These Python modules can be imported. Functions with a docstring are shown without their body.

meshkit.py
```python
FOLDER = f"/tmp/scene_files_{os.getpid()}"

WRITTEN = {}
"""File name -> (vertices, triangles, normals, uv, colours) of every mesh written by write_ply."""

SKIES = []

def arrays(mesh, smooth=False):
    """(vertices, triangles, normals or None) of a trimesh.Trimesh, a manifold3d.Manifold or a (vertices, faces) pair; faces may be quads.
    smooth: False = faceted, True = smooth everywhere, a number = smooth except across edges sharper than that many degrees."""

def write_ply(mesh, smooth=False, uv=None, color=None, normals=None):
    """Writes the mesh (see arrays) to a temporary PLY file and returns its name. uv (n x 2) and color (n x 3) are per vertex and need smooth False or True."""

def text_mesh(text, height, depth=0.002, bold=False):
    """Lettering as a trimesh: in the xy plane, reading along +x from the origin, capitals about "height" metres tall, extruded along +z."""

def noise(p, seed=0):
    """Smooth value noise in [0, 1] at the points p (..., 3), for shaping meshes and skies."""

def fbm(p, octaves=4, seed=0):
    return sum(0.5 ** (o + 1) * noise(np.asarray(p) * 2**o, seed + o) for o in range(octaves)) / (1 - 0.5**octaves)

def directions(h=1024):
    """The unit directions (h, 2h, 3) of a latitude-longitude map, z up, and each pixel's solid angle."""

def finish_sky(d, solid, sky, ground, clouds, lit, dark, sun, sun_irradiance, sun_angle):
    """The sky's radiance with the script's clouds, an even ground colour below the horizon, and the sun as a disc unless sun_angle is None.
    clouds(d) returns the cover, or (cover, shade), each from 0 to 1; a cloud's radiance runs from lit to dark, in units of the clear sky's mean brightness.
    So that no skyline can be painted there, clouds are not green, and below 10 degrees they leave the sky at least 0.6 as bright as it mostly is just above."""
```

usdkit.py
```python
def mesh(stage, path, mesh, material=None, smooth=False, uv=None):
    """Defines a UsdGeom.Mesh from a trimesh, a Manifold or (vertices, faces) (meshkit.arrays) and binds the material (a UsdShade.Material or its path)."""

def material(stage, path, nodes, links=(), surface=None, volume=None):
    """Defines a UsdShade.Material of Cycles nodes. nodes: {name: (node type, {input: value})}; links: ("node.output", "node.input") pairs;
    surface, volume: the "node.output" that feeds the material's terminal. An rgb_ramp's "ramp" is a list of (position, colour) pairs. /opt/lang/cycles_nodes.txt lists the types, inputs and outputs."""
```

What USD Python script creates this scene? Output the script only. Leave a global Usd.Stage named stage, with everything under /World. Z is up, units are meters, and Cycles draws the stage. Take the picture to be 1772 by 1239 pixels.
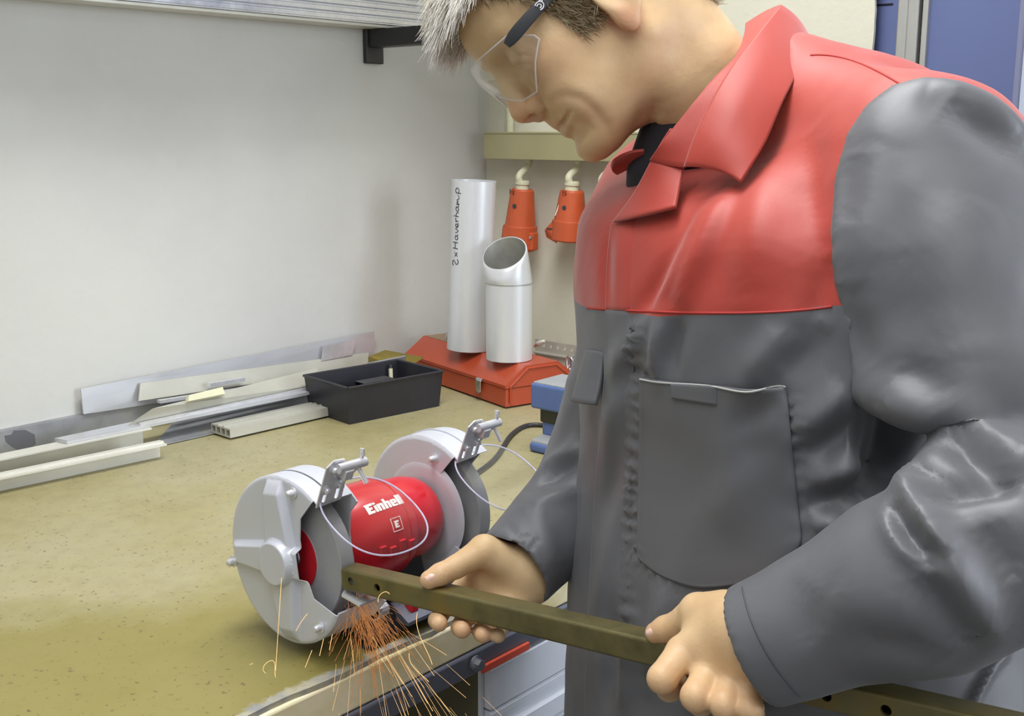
import math, random, numpy as np, trimesh, usdkit, meshkit, manifold3d
from manifold3d import Manifold
from pxr import Usd, UsdGeom, UsdLux, UsdShade, Gf, Sdf
from shapely.geometry import Polygon, Point, LineString
from shapely import affinity
from shapely.ops import unary_union
from scipy.spatial import Delaunay, cKDTree
from scipy.ndimage import gaussian_filter
from scipy.interpolate import CubicSpline, PchipInterpolator

stage = Usd.Stage.CreateInMemory()
UsdGeom.SetStageUpAxis(stage, 'Z'); UsdGeom.SetStageMetersPerUnit(stage, 1.0)
UsdGeom.Xform.Define(stage, '/World'); UsdGeom.Scope.Define(stage, '/World/Looks')
PI = math.pi

# ------------------------------------------------------------------ camera
# room axes: +x runs along the bench towards the back wall, +y towards the wall behind the bench, z up
FPX, IW, IH = 1968.0, 1772, 1239
PITCH, YAW, HC = math.atan(397 / FPX), math.radians(40.5), 1.46
CAM = np.array([0, 0, HC]); UZ = np.array([0, 0, 1.0])
CF0 = np.array([math.cos(YAW), math.sin(YAW), 0]); CR = np.array([math.sin(YAW), -math.cos(YAW), 0])
CF = CF0 * math.cos(PITCH) - UZ * math.sin(PITCH); CU = CF0 * math.sin(PITCH) + UZ * math.cos(PITCH)
cam = UsdGeom.Camera.Define(stage, '/World/camera')
cam.CreateHorizontalApertureAttr(36.0); cam.CreateVerticalApertureAttr(36.0 * IH / IW)
cam.CreateFocalLengthAttr(36.0 * FPX / IW); cam.CreateClippingRangeAttr((0.05, 100.0))
cam.AddTransformOp().Set(Gf.Matrix4d(*CR, 0, *CU, 0, *(-CF), 0, *CAM, 1))
cam.CreateExposureAttr(0.07)

# ------------------------------------------------------------------ light
def rect_light(name, pos, target, w, h, power, color, spread=None):
    l = UsdLux.RectLight.Define(stage, '/World/' + name)
    l.CreateWidthAttr(w); l.CreateHeightAttr(h); l.CreateIntensityAttr(power); l.CreateColorAttr(Gf.Vec3f(*color))
    z = np.array(pos, float) - np.array(target, float); z /= np.linalg.norm(z)
    x = np.cross([0, 1, 0.001], z); x /= np.linalg.norm(x); y = np.cross(z, x)
    l.AddTransformOp().Set(Gf.Matrix4d(*x, 0, *y, 0, *z, 0, *map(float, pos), 1))
    return l
dome = UsdLux.DomeLight.Define(stage, '/World/daylight'); dome.CreateIntensityAttr(0.15); dome.CreateColorAttr(Gf.Vec3f(0.95, 0.97, 1.0))
rect_light('ceiling_lamp', (0.35, 0.60, 2.86), (0.35, 0.60, 0), 1.5, 0.5, 9.5, (0.99, 0.99, 1.0))
rect_light('ceiling_lamp_001', (1.10, 0.90, 2.86), (1.10, 0.90, 0), 1.3, 0.5, 13.5, (0.99, 0.99, 1.0))  # added lamp without a known source, brightens the back corner
rect_light('ceiling_lamp_002', (-0.75, -0.45, 2.86), (-0.75, -0.45, 0), 1.6, 1.6, 3.2, (0.99, 0.99, 1.0))  # added front fill behind the camera, not a known lamp
rect_light('window_light', (2.1, -2.6, 1.9), (1.0, 0.4, 1.3), 1.6, 1.5, 10.0, (0.84, 0.91, 1.0))

# ------------------------------------------------------------------ helpers
def lin(*c):
    c = np.array(c, float) / 255.0
    return tuple(np.where(c <= 0.04045, c / 12.92, ((c + 0.055) / 1.055) ** 2.4))
def ray(x, y): return CF + CR * (x - IW / 2) / FPX - CU * (y - IH / 2) / FPX
def onz(x, y, z): d = ray(x, y); return CAM + d * ((z - HC) / d[2])
def ony(x, y, Y): d = ray(x, y); return CAM + d * (Y / d[1])
def onx(x, y, X): d = ray(x, y); return CAM + d * (X / d[0])
def atd(x, y, D): return CAM + ray(x, y) * D

USED = {}
def numbered(parent, name):
    k = USED[(parent, name)] = USED.get((parent, name), -1) + 1
    return f'{parent}/{name}' + (f'_{k:03d}' if k else '')
ORIGIN = {}
def tag(p, label=None, cat=None, group=None, kind=None):
    p = p.GetPrim() if hasattr(p, 'GetPrim') else p
    for k, v in (('label', label), ('category', cat), ('group', group), ('kind', kind)):
        if v: p.SetCustomDataByKey(k, v)
    return p
def thing(name, label, cat, loc=(0, 0, 0), group=None):
    path = numbered('/World', name)
    x = UsdGeom.Xform.Define(stage, path); x.AddTranslateOp().Set(Gf.Vec3d(*map(float, loc)))
    ORIGIN[path] = np.array(loc, float)
    return tag(x.GetPrim(), label, cat, group)
def org(path):
    while path and path not in ORIGIN: path = path.rpartition('/')[0]
    return ORIGIN.get(path, np.zeros(3))
def obj(name, mesh, m, parent=None, smooth=False, label=None):
    """One mesh prim, given in world coordinates; parent is a prim or nothing."""
    pp = str(parent.GetPath()) if parent is not None else '/World'
    path = numbered(pp, name)
    v, f, n = meshkit.arrays(cat(mesh) if isinstance(mesh, list) else mesh, smooth)
    g = usdkit.mesh(stage, path, (v - org(pp), f), M[m] if isinstance(m, str) else m)
    if n is not None:
        g.CreateNormalsAttr(n.astype(np.float32)); g.SetNormalsInterpolation('vertex')
    if label: g.GetPrim().SetCustomDataByKey('label', label)
    return g.GetPrim()
def struct(name, mesh, m, parent=None, smooth=False):
    p = obj(name, mesh, m, parent, smooth)
    return tag(p, kind='structure') if parent is None else p
def cat(l): return trimesh.util.concatenate([tm(x) for x in l])
def tm(x):
    if isinstance(x, trimesh.Trimesh): return x
    v, f, _ = meshkit.arrays(x); return trimesh.Trimesh(v, f, process=False)
def frame(x, z):
    """4x4 with columns x, z made orthonormal (y = z cross x)."""
    x = np.array(x, float); x /= np.linalg.norm(x); z = np.array(z, float); z -= x * (z @ x); z /= np.linalg.norm(z)
    T = np.eye(4); T[:3, 0] = x; T[:3, 1] = np.cross(z, x); T[:3, 2] = z; return T
def xf(m, T=None, loc=None):
    m = tm(m).copy()
    if T is not None: m.apply_transform(T)
    if loc is not None: m.apply_translation(loc)
    return m
def box(lo, hi): 
    lo, hi = np.minimum(lo, hi), np.maximum(lo, hi)
    return xf(trimesh.creation.box(hi - lo), loc=(lo + hi) / 2)
def rbox(lo, hi, r=0.003, seg=8):
    lo, hi = np.minimum(lo, hi).astype(float), np.maximum(lo, hi).astype(float)
    s = trimesh.creation.icosphere(1, r).vertices
    P = [np.array([x, y, z]) + s for x in (lo[0] + r, hi[0] - r) for y in (lo[1] + r, hi[1] - r) for z in (lo[2] + r, hi[2] - r)]
    return hull(np.vstack(P))
def hull(P): return tm(Manifold.hull_points(np.asarray(P, float)))
def cyl(a, b, r, n=20, r2=None):
    a, b = np.array(a, float), np.array(b, float); r2 = r if r2 is None else r2
    return lathe([(0, 0), (r, 0), (r2, np.linalg.norm(b - a)), (0, np.linalg.norm(b - a))], a, b - a, n)
def lathe(prof, at, axis, n=32, start=None):
    """Revolves (radius, height) points about axis from at. Corners stay sharp under smooth=angle."""
    axis = np.array(axis, float); axis /= np.linalg.norm(axis)
    x = np.cross(axis, [0.31, 0.52, 0.8]) if start is None else np.array(start, float)
    T = frame(x, axis); T[:3, 2] = axis; T[:3, 0] = x - axis * (x @ axis); T[:3, 0] /= np.linalg.norm(T[:3, 0]); T[:3, 1] = np.cross(axis, T[:3, 0])
    prof = np.array(prof, float); t = np.linspace(0, 2 * PI, n, endpoint=False)
    v = np.stack([prof[:, 0][:, None] * np.cos(t), prof[:, 0][:, None] * np.sin(t), np.repeat(prof[:, 1][:, None], n, 1)], -1).reshape(-1, 3)
    f = []
    for i in range(len(prof) - 1):
        for k in range(n):
            a, b, c, d = i * n + k, i * n + (k + 1) % n, (i + 1) * n + (k + 1) % n, (i + 1) * n + k
            if prof[i, 0] > 0: f.append((a, b, c))
            if prof[i + 1, 0] > 0: f.append((a, c, d))
    m = trimesh.Trimesh(v, f, process=False); m.merge_vertices(); m.apply_transform(T); m.apply_translation(at); return m
def tube(P, r, n=8, close=False, cap=True):
    """A tube along the points P, radius r (number or list)."""
    P = np.array(P, float); r = np.broadcast_to(r, len(P))
    t = np.gradient(P, axis=0); t /= np.linalg.norm(t, axis=1, keepdims=True) + 1e-12
    u = np.cross(t[0], [0.2, 0.3, 0.93]); u /= np.linalg.norm(u); rings = []
    for i in range(len(P)):
        u = u - t[i] * (u @ t[i]); u /= np.linalg.norm(u); w = np.cross(t[i], u)
        a = np.linspace(0, 2 * PI, n, endpoint=False)[:, None]
        rings.append(P[i] + r[i] * (np.cos(a) * u + np.sin(a) * w))
    v = np.vstack(rings + [P[:1], P[-1:]]); f = []
    for i in range(len(P) - 1):
        for k in range(n):
            a, b, c, d = i * n + k, i * n + (k + 1) % n, (i + 1) * n + (k + 1) % n, (i + 1) * n + k
            f += [(a, b, c), (a, c, d)]
    if cap:
        L = (len(P) - 1) * n
        for k in range(n): f += [(len(v) - 2, (k + 1) % n, k), (len(v) - 1, L + k, L + (k + 1) % n)]
    return trimesh.Trimesh(v, f, process=False)
def spline(P, n=40):
    P = np.array(P, float); s = np.r_[0, np.cumsum(np.linalg.norm(np.diff(P, axis=0), axis=1))]
    return CubicSpline(s, P)(np.linspace(0, s[-1], n))
def prism(poly, T, depth):
    """Extrudes a shapely polygon (or a list of points) along the z of T by depth."""
    poly = poly if hasattr(poly, 'geom_type') else Polygon(poly)
    return xf(cat([trimesh.creation.extrude_polygon(g, depth, engine='earcut') for g in getattr(poly, 'geoms', [poly])]), T)
def sweep(p0, p1, poly, up=(0, 0, 1)):
    """Straight profile: polygon in (side, up) extruded from p0 to p1."""
    p0, p1 = np.array(p0, float), np.array(p1, float); d = p1 - p0; L = np.linalg.norm(d); d /= L
    up = np.array(up, float); up -= d * (up @ d); up /= np.linalg.norm(up)
    T = np.eye(4); T[:3, 2] = d; T[:3, 1] = up; T[:3, 0] = np.cross(up, d); T[:3, 3] = p0
    return prism(poly, T, L)
def weld_bevel(m): return m

# ------------------------------------------------------------------ materials
M = {}
def mat(name, color, rough=0.5, metal=0.0, var=0.0, vscale=8.0, bump=0.0, bscale=200.0, color2=None, spec=0.5, coat=0.0, sheen=0.0, stretch=None, rvar=0.0, detail=4.0, ramp=None, trans=0.0, ior=1.5, sss=0.0, alpha=1.0, bdist=0.002):
    n = {'p': ('principled_bsdf', {'base_color': color, 'roughness': rough, 'metallic': metal, 'specular_ior_level': spec, 'coat_weight': coat, 'coat_roughness': 0.15, 'sheen_weight': sheen, 'transmission_weight': trans, 'ior': ior, 'alpha': alpha}), 'tc': ('geometry', {})}
    l = []
    src = 'tc.position'
    if stretch:
        n['mp'] = ('mapping', {'scale': stretch}); l.append((src, 'mp.vector')); src = 'mp.vector'
    if sss: n['p'][1].update({'subsurface_weight': sss, 'subsurface_radius': (0.012, 0.005, 0.003), 'subsurface_scale': 0.6})
    if var or color2 is not None or ramp:
        n['nz'] = ('noise_texture', {'scale': vscale, 'detail': detail, 'roughness': 0.6}); l.append((src, 'nz.vector'))
        c = np.array(color)
        stops = ramp or ([(0.35, color), (0.65, color2)] if color2 is not None else [(0.25, tuple(c * (1 - var))), (0.75, tuple(np.minimum(c * (1 + var), 1)))])
        n['rr'] = ('rgb_ramp', {'ramp': stops}); l += [('nz.fac', 'rr.fac'), ('rr.color', 'p.base_color')]
    if rvar:
        n['nr'] = ('noise_texture', {'scale': vscale * 2.3, 'detail': 3.0}); l.append((src, 'nr.vector'))
        n['mr'] = ('map_range', {'from_min': 0.3, 'from_max': 0.7, 'to_min': max(rough - rvar, 0.03), 'to_max': rough + rvar}); l += [('nr.fac', 'mr.value'), ('mr.result', 'p.roughness')]
    if bump:
        n['nb'] = ('noise_texture', {'scale': bscale, 'detail': 3.0}); l.append((src, 'nb.vector'))
        n['bm'] = ('bump', {'strength': bump, 'distance': bdist}); l += [('nb.fac', 'bm.height'), ('bm.normal', 'p.normal')]
    M[name] = usdkit.material(stage, '/World/Looks/' + name, n, l, surface='p.BSDF')
    return M[name]
mat('ceiling_paint', lin(222, 220, 212), 0.9)
mat('floor_paint', lin(120, 118, 112), 0.6, var=0.12, vscale=3, bump=0.1)
mat('alu', lin(196, 198, 202), 0.36, 0.45, var=0.08, vscale=5, rvar=0.1, stretch=(.5, 1, 1.6), bump=0.02, bscale=300)
mat('alu_bright', lin(222, 223, 228), 0.26, 0.55, var=0.04, vscale=12, rvar=0.08)
mat('alu_dull', lin(186, 185, 174), 0.48, 0.3, var=0.12, vscale=7, rvar=0.12, bump=0.05, bscale=150)
mat('alu_pale', lin(214, 213, 203), 0.5, 0.35, var=0.07, vscale=10, rvar=0.1)
mat('zinc_sheet', lin(150, 153, 158), 0.5, 0.45, ramp=[(0.3, lin(126, 129, 134)), (0.55, lin(156, 158, 162)), (0.72, lin(170, 168, 160))], vscale=11, rvar=0.1)
mat('dark_paint', lin(46, 46, 48), 0.45)
mat('black_plastic', lin(24, 24, 26), 0.42, bump=0.05)
mat('tray_plastic', lin(40, 40, 47), 0.38, var=0.22, vscale=14, bump=0.06, bscale=90)
mat('toolbox_red', lin(176, 72, 44), 0.36, var=0.08, vscale=9, bump=0.04, bscale=60, coat=0.2)
mat('dust_brown', lin(150, 128, 104), 0.8, var=0.15)
mat('pipe_alu', lin(218, 220, 223), 0.36, 0.35, var=0.05, vscale=14, stretch=(1, 1, 0.25), rvar=0.06)
mat('pipe_inner', lin(172, 172, 164), 0.5, 0.55, var=0.2, vscale=24)
mat('marker_ink', lin(44, 44, 50), 0.5)
mat('socket_orange', lin(198, 90, 50), 0.42, var=0.07, vscale=30, bump=0.02, coat=0.1)
mat('cream_plastic', lin(208, 206, 176), 0.5, var=0.05)
mat('trunking_green', lin(164, 158, 120), 0.5, var=0.06, vscale=6, bump=0.03)
mat('vise_blue', lin(86, 108, 160), 0.45, var=0.1, vscale=26, bump=0.06, bscale=120)
mat('vise_worn', lin(168, 172, 176), 0.5, 0.3, var=0.12, vscale=30)
mat('vise_jaw', lin(70, 70, 62), 0.5, 0.6)
mat('bench_rail', lin(104, 107, 118), 0.45, 0.35, var=0.12, vscale=16, rvar=0.08)
mat('label_red', lin(206, 78, 52), 0.5)
mat('bolt_steel', lin(176, 180, 190), 0.3, 0.9)
mat('drawer_grey', lin(202, 206, 214), 0.4, var=0.03, vscale=5, coat=0.1)
mat('drawer_gap', lin(60, 62, 68), 0.6)
mat('side_olive', lin(92, 88, 66), 0.55, var=0.15, vscale=6)
mat('door_blue', lin(96, 108, 152), 0.5, var=0.04, vscale=3)
mat('door_alu', lin(178, 178, 174), 0.45, 0.4, var=0.1, vscale=8)
mat('door_trim', lin(120, 124, 152), 0.5)
mat('door_light', lin(176, 186, 206), 0.5)
mat('cable_black', lin(44, 44, 50), 0.4)
mat('brass_olive', lin(128, 112, 44), 0.5, 0.3, var=0.2, vscale=30)
mat('cotton_white', lin(236, 234, 222), 0.8)
mat('chrome', lin(205, 206, 208), 0.18, 1.0)

# plaster: cream paint, faint grey smudges and small knocks
usdkit_wall = {
    'g': ('geometry', {}),
    'n1': ('noise_texture', {'scale': 1.7, 'detail': 6.0, 'roughness': 0.6}), 'n2': ('noise_texture', {'scale': 95.0, 'detail': 3.0}), 'n3': ('noise_texture', {'scale': 14.0, 'detail': 5.0}),
    'r1': ('rgb_ramp', {'ramp': [(0.3, lin(204, 203, 194)), (0.52, lin(212, 211, 202)), (0.75, lin(215, 215, 203))]}),
    'v': ('voronoi_texture', {'scale': 6.0}), 'vs': ('map_range', {'from_min': 0.022, 'from_max': 0.012, 'to_min': 0.0, 'to_max': 0.55, 'clamp': True}),
    'm': ('mix_color', {'blend_type': 'mix', 'b': lin(120, 112, 92)}),
    'b': ('bump', {'strength': 0.16, 'distance': 0.003}), 'b2': ('bump', {'strength': 0.12, 'distance': 0.01}),
    'p': ('principled_bsdf', {'roughness': 0.75, 'specular_ior_level': 0.25})}
wall_links = [('g.position', 'n1.vector'), ('g.position', 'n2.vector'), ('g.position', 'n3.vector'), ('g.position', 'v.vector'), ('n1.fac', 'r1.fac'), ('v.distance', 'vs.value'), ('vs.result', 'm.fac'), ('r1.color', 'm.a'), ('m.result', 'p.base_color'), ('n2.fac', 'b.height'), ('n3.fac', 'b2.height'), ('b.normal', 'b2.normal'), ('b2.normal', 'p.normal')]
for nm, c0, c1, c2 in (('plaster', (192, 191, 188), (199, 199, 195), (203, 203, 196)), ('plaster_cream', (206, 204, 186), (213, 211, 194), (216, 214, 197))):
    usdkit_wall['r1'] = ('rgb_ramp', {'ramp': [(0.3, lin(*c0)), (0.52, lin(*c1)), (0.75, lin(*c2))]})
    M[nm] = usdkit.material(stage, '/World/Looks/' + nm, usdkit_wall, wall_links, surface='p.BSDF')
# bench sheet: olive linoleum with an ochre tint towards the near side, dark specks, and the front edge rubbed down to grey metal
bench_nodes = {
    'g': ('geometry', {}), 's': ('separate_xyz', {}),
    'n1': ('noise_texture', {'scale': 3.2, 'detail': 6.0, 'roughness': 0.62}), 'n2': ('noise_texture', {'scale': 38.0, 'detail': 4.0}), 'n3': ('noise_texture', {'scale': 11.0, 'detail': 6.0, 'roughness': 0.7}),
    'r1': ('rgb_ramp', {'ramp': [(0.28, lin(146, 137, 94)), (0.46, lin(159, 151, 110)), (0.6, lin(163, 156, 122)), (0.78, lin(152, 144, 107))]}),
    'r2': ('rgb_ramp', {'ramp': [(0.3, (0.93, 0.93, 0.92)), (0.5, (1, 1, 1)), (0.7, (1.03, 1.03, 1.02))]}),
    'mu': ('mix_color', {'blend_type': 'multiply', 'fac': 1.0}),
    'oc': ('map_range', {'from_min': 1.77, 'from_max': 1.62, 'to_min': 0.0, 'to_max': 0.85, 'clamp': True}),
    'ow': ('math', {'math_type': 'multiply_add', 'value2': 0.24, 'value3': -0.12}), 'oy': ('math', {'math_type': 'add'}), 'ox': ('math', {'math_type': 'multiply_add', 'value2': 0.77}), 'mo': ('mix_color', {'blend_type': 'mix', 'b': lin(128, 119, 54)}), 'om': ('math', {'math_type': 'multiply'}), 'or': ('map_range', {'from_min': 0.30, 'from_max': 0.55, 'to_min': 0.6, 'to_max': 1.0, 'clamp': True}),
    'v': ('noise_texture', {'scale': 130.0, 'detail': 3.0, 'roughness': 0.6}), 'vn': ('math', {'math_type': 'multiply'}), 'vs': ('map_range', {'from_min': 0.615, 'from_max': 0.67, 'to_min': 0.0, 'to_max': 0.8, 'clamp': True}), 'vm': ('map_range', {'from_min': 0.40, 'from_max': 0.58, 'to_min': 0.25, 'to_max': 1.0, 'clamp': True}),
    'ms': ('mix_color', {'blend_type': 'mix', 'b': lin(84, 74, 50)}),
    'we': ('math', {'math_type': 'multiply_add', 'value2': 0.085, 'value3': -0.0425}), 'wy': ('math', {'math_type': 'add'}),
    'wr': ('map_range', {'from_min': 0.868, 'from_max': 0.861, 'to_min': 0.0, 'to_max': 0.9, 'clamp': True}),
    'mw': ('mix_color', {'blend_type': 'mix'}), 'wc': ('rgb_ramp', {'ramp': [(0.35, lin(142, 144, 146)), (0.55, lin(176, 172, 152)), (0.7, lin(148, 140, 104))]}),
    'b': ('bump', {'strength': 0.25, 'distance': 0.0015}),
    'p': ('principled_bsdf', {'roughness': 0.5, 'specular_ior_level': 0.4})}
bench_links = [('g.position', 's.vector'), ('g.position', 'n1.vector'), ('g.position', 'n2.vector'), ('g.position', 'n3.vector'), ('g.position', 'v.vector'),
    ('n1.fac', 'r1.fac'), ('n2.fac', 'r2.fac'), ('r1.color', 'mu.a'), ('r2.color', 'mu.b'),
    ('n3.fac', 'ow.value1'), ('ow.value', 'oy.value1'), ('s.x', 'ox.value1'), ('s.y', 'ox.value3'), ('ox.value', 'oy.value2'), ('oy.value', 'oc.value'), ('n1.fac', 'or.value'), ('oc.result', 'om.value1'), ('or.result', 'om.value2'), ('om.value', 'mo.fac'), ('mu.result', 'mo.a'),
    ('v.fac', 'vs.value'), ('n3.fac', 'vm.value'), ('vs.result', 'vn.value1'), ('vm.result', 'vn.value2'), ('vn.value', 'ms.fac'), ('mo.result', 'ms.a'),
    ('n3.fac', 'we.value1'), ('we.value', 'wy.value1'), ('s.y', 'wy.value2'), ('wy.value', 'wr.value'), ('wr.result', 'mw.fac'), ('ms.result', 'mw.a'), ('n2.fac', 'wc.fac'), ('wc.color', 'mw.b'),
    ('mw.result', 'p.base_color'), ('n2.fac', 'b.height'), ('b.normal', 'p.normal')]
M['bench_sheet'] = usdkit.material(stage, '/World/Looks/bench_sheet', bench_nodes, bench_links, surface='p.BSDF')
mat('bench_edge', lin(190, 176, 138), 0.6, ramp=[(0.3, lin(178, 154, 110)), (0.42, lin(214, 200, 150)), (0.6, lin(232, 222, 190)), (0.75, lin(222, 210, 164))], vscale=9, bump=0.15, bscale=60)

# ------------------------------------------------------------------ the room
YW, XW, ZB = 1.92, 2.15, 0.90
struct('floor', box((-4, -4, -0.1), (3.3, 2.1, 0)), 'floor_paint')
struct('ceiling', box((-4, -4, 3.0), (3.3, 2.1, 3.1)), 'ceiling_paint')
struct('wall_left', box((-4, YW, 0), (XW + 0.15, YW + 0.18, 3.0)), 'plaster')
rng = np.random.default_rng(3)
ez = np.linspace(0, 3.0, 160); ey = 0.932 + 0.0035 * (meshkit.fbm(np.stack([ez * 30, ez * 0, ez * 0], 1), 3) - 0.5) * 2
pts = [(YW, 0), (YW, 3.0)] + [(y, z) for y, z in zip(ey[::-1], ez[::-1])]
T = np.eye(4); T[:3, 0] = (0, 1, 0); T[:3, 1] = (0, 0, 1); T[:3, 2] = (1, 0, 0); T[:3, 3] = (XW, 0, 0)
struct('wall_back', prism(pts, T, 0.008), 'plaster_cream')
XD = 2.19
dy = lambda px_: onx(px_, 50, XD)[1]
dx = UsdGeom.Xform.Define(stage, '/World/door_1').GetPrim(); tag(dx, kind='structure')
struct('side_panel', box((XD, dy(1556), 0), (XD + .03, 1.25, 2.6)), 'door_blue', dx)
struct('frame_strip', rbox((XD - .014, dy(1574), 0), (XD + .03, dy(1556), 2.6), 0.003), 'door_alu', dx)
struct('frame_strip', rbox((XD - .018, dy(1594), 0), (XD + .03, dy(1574.5), 2.6), 0.003), 'door_alu', dx)
struct('dark_gap', box((XD - .002, dy(1599), 0), (XD + .025, dy(1594), 2.6)), 'black_plastic', dx)  # black strip stands for the dark gap between the frame strips
struct('frame_strip', rbox((XD - .014, dy(1609), 0), (XD + .03, dy(1599), 2.6), 0.002), 'door_alu', dx)
struct('door_leaf', box((XD - .004, 0.1, 0), (XD + .03, dy(1609), 2.6)), 'door_blue', dx)
struct('door_groove', box((XD - .0015, dy(1543), onx(1530, 8, XD)[2] - .0015), (XD + .005, dy(1515), onx(1530, 8, XD)[2] + .0015)), 'black_plastic', dx)
lp = thing('locker', 'pale grey-blue steel locker edge in front of the blue door at the right border', 'locker', (2.0, 0.4, 0))
yl = onx(1764, 150, 1.95)[1]
obj('body', rbox((1.95, 0.1, 0), (2.12, yl, 2.2), 0.006), 'door_light', lp)
obj('side_trim', rbox((1.955, yl, 0), (2.12, yl + .012, 2.2), 0.004), 'door_trim', lp)
struct('trim_1', box((0.2, YW - 0.016, ZB), (1.76, YW, ZB + 0.047)), 'zinc_sheet')

# ------------------------------------------------------------------ bench
bt = thing('workbench', 'long workbench with olive worn sheet top and pale scuffed front edge', 'workbench', (1.0, 1.35, 0))
edge_n = 220; ex = np.linspace(0.1, 2.12, edge_n)
wob = 0.004 * (meshkit.fbm(np.stack([ex * 14, ex * 0, ex * 0 + 5], 1), 4) - 0.5) * 2
poly = Polygon([(x, 0.854 + w) for x, w in zip(ex, wob)] + [(2.12, YW - 0.016), (0.1, YW - 0.016)])
T = np.eye(4); T[:3, 3] = (0, 0, ZB - 0.006)
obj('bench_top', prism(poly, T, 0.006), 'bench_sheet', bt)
obj('core_board', rbox((0.1, 0.8515, ZB - 0.048), (2.12, YW - 0.02, ZB - 0.006), 0.003), 'bench_edge', bt)
obj('front_rail', rbox((0.1, 0.848, ZB - 0.078), (2.12, 0.90, ZB - 0.0485), 0.003), 'bench_rail', bt)
b0 = ony(822, 1147, 0.846)
obj('bolt', [cyl(b0, b0 + (0, -0.003, 0), 0.0095, 20), cyl(b0 + (0, -0.003, 0), b0 + (0, -0.011, 0), 0.0065, 6)], 'bolt_steel', bt)
obj('leg', box((0.13, 0.93, 0), (0.18, 0.98, ZB - 0.05)), 'side_olive', bt); obj('leg', box((2.05, 0.93, 0), (2.10, 0.98, ZB - 0.05)), 'side_olive', bt)
obj('leg', box((0.13, 1.82, 0), (0.18, 1.87, ZB - 0.05)), 'side_olive', bt); obj('leg', box((2.05, 1.82, 0), (2.10, 1.87, ZB - 0.05)), 'side_olive', bt)
obj('back_panel', box((0.12, 1.25, 0.06), (0.945, 1.27, ZB - 0.05)), 'side_olive', bt, label='olive board closing the space under the bench')
ms = thing('marking_strip', 'short orange-red plastic strip fixed under the bench rail', 'strip', (0.975, 0.846, 0.83))
obj('strip', rbox((0.934, 0.843, 0.8205), (1.022, 0.8475, 0.8305), 0.0012), 'label_red', ms)
dc = thing('drawer_cabinet', 'light grey steel drawer cabinet under the bench', 'cabinet', (1.4, 1.1, 0))
obj('body', [box((0.947, 0.862, 0.05), (1.75, 1.45, ZB - 0.08))], 'side_olive', dc)
obj('face_post', box((0.9465, 0.858, 0.05), (0.951, 0.863, ZB - 0.08)), 'drawer_grey', dc); obj('face_post', box((1.746, 0.858, 0.05), (1.75, 0.863, ZB - 0.08)), 'drawer_grey', dc)
zt = ZB - 0.083
for k, hgt in enumerate((0.053, 0.064, 0.075, 0.1, 0.12, 0.15)):
    sec = Polygon([(0, 0), (0.018, 0), (0.018, 0.004), (0.024, 0.012), (0.024, hgt * 0.55), (0.014, hgt * 0.66), (0.014, hgt * 0.78), (0.02, hgt * 0.84), (0.02, hgt - 0.003), (0.016, hgt), (0, hgt)]) if k else Polygon([(0, 0), (0.02, 0), (0.02, hgt - 0.002), (0.018, hgt), (0, hgt)])
    # the section's first axis points out of the cabinet (-y)
    obj('drawer', sweep((1.744, 0.8625, zt - hgt), (0.953, 0.8625, zt - hgt), affinity.scale(sec, 0.75, 1, origin=(0, 0))), 'drawer_grey', dc)
    zt -= hgt + 0.0035

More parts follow.
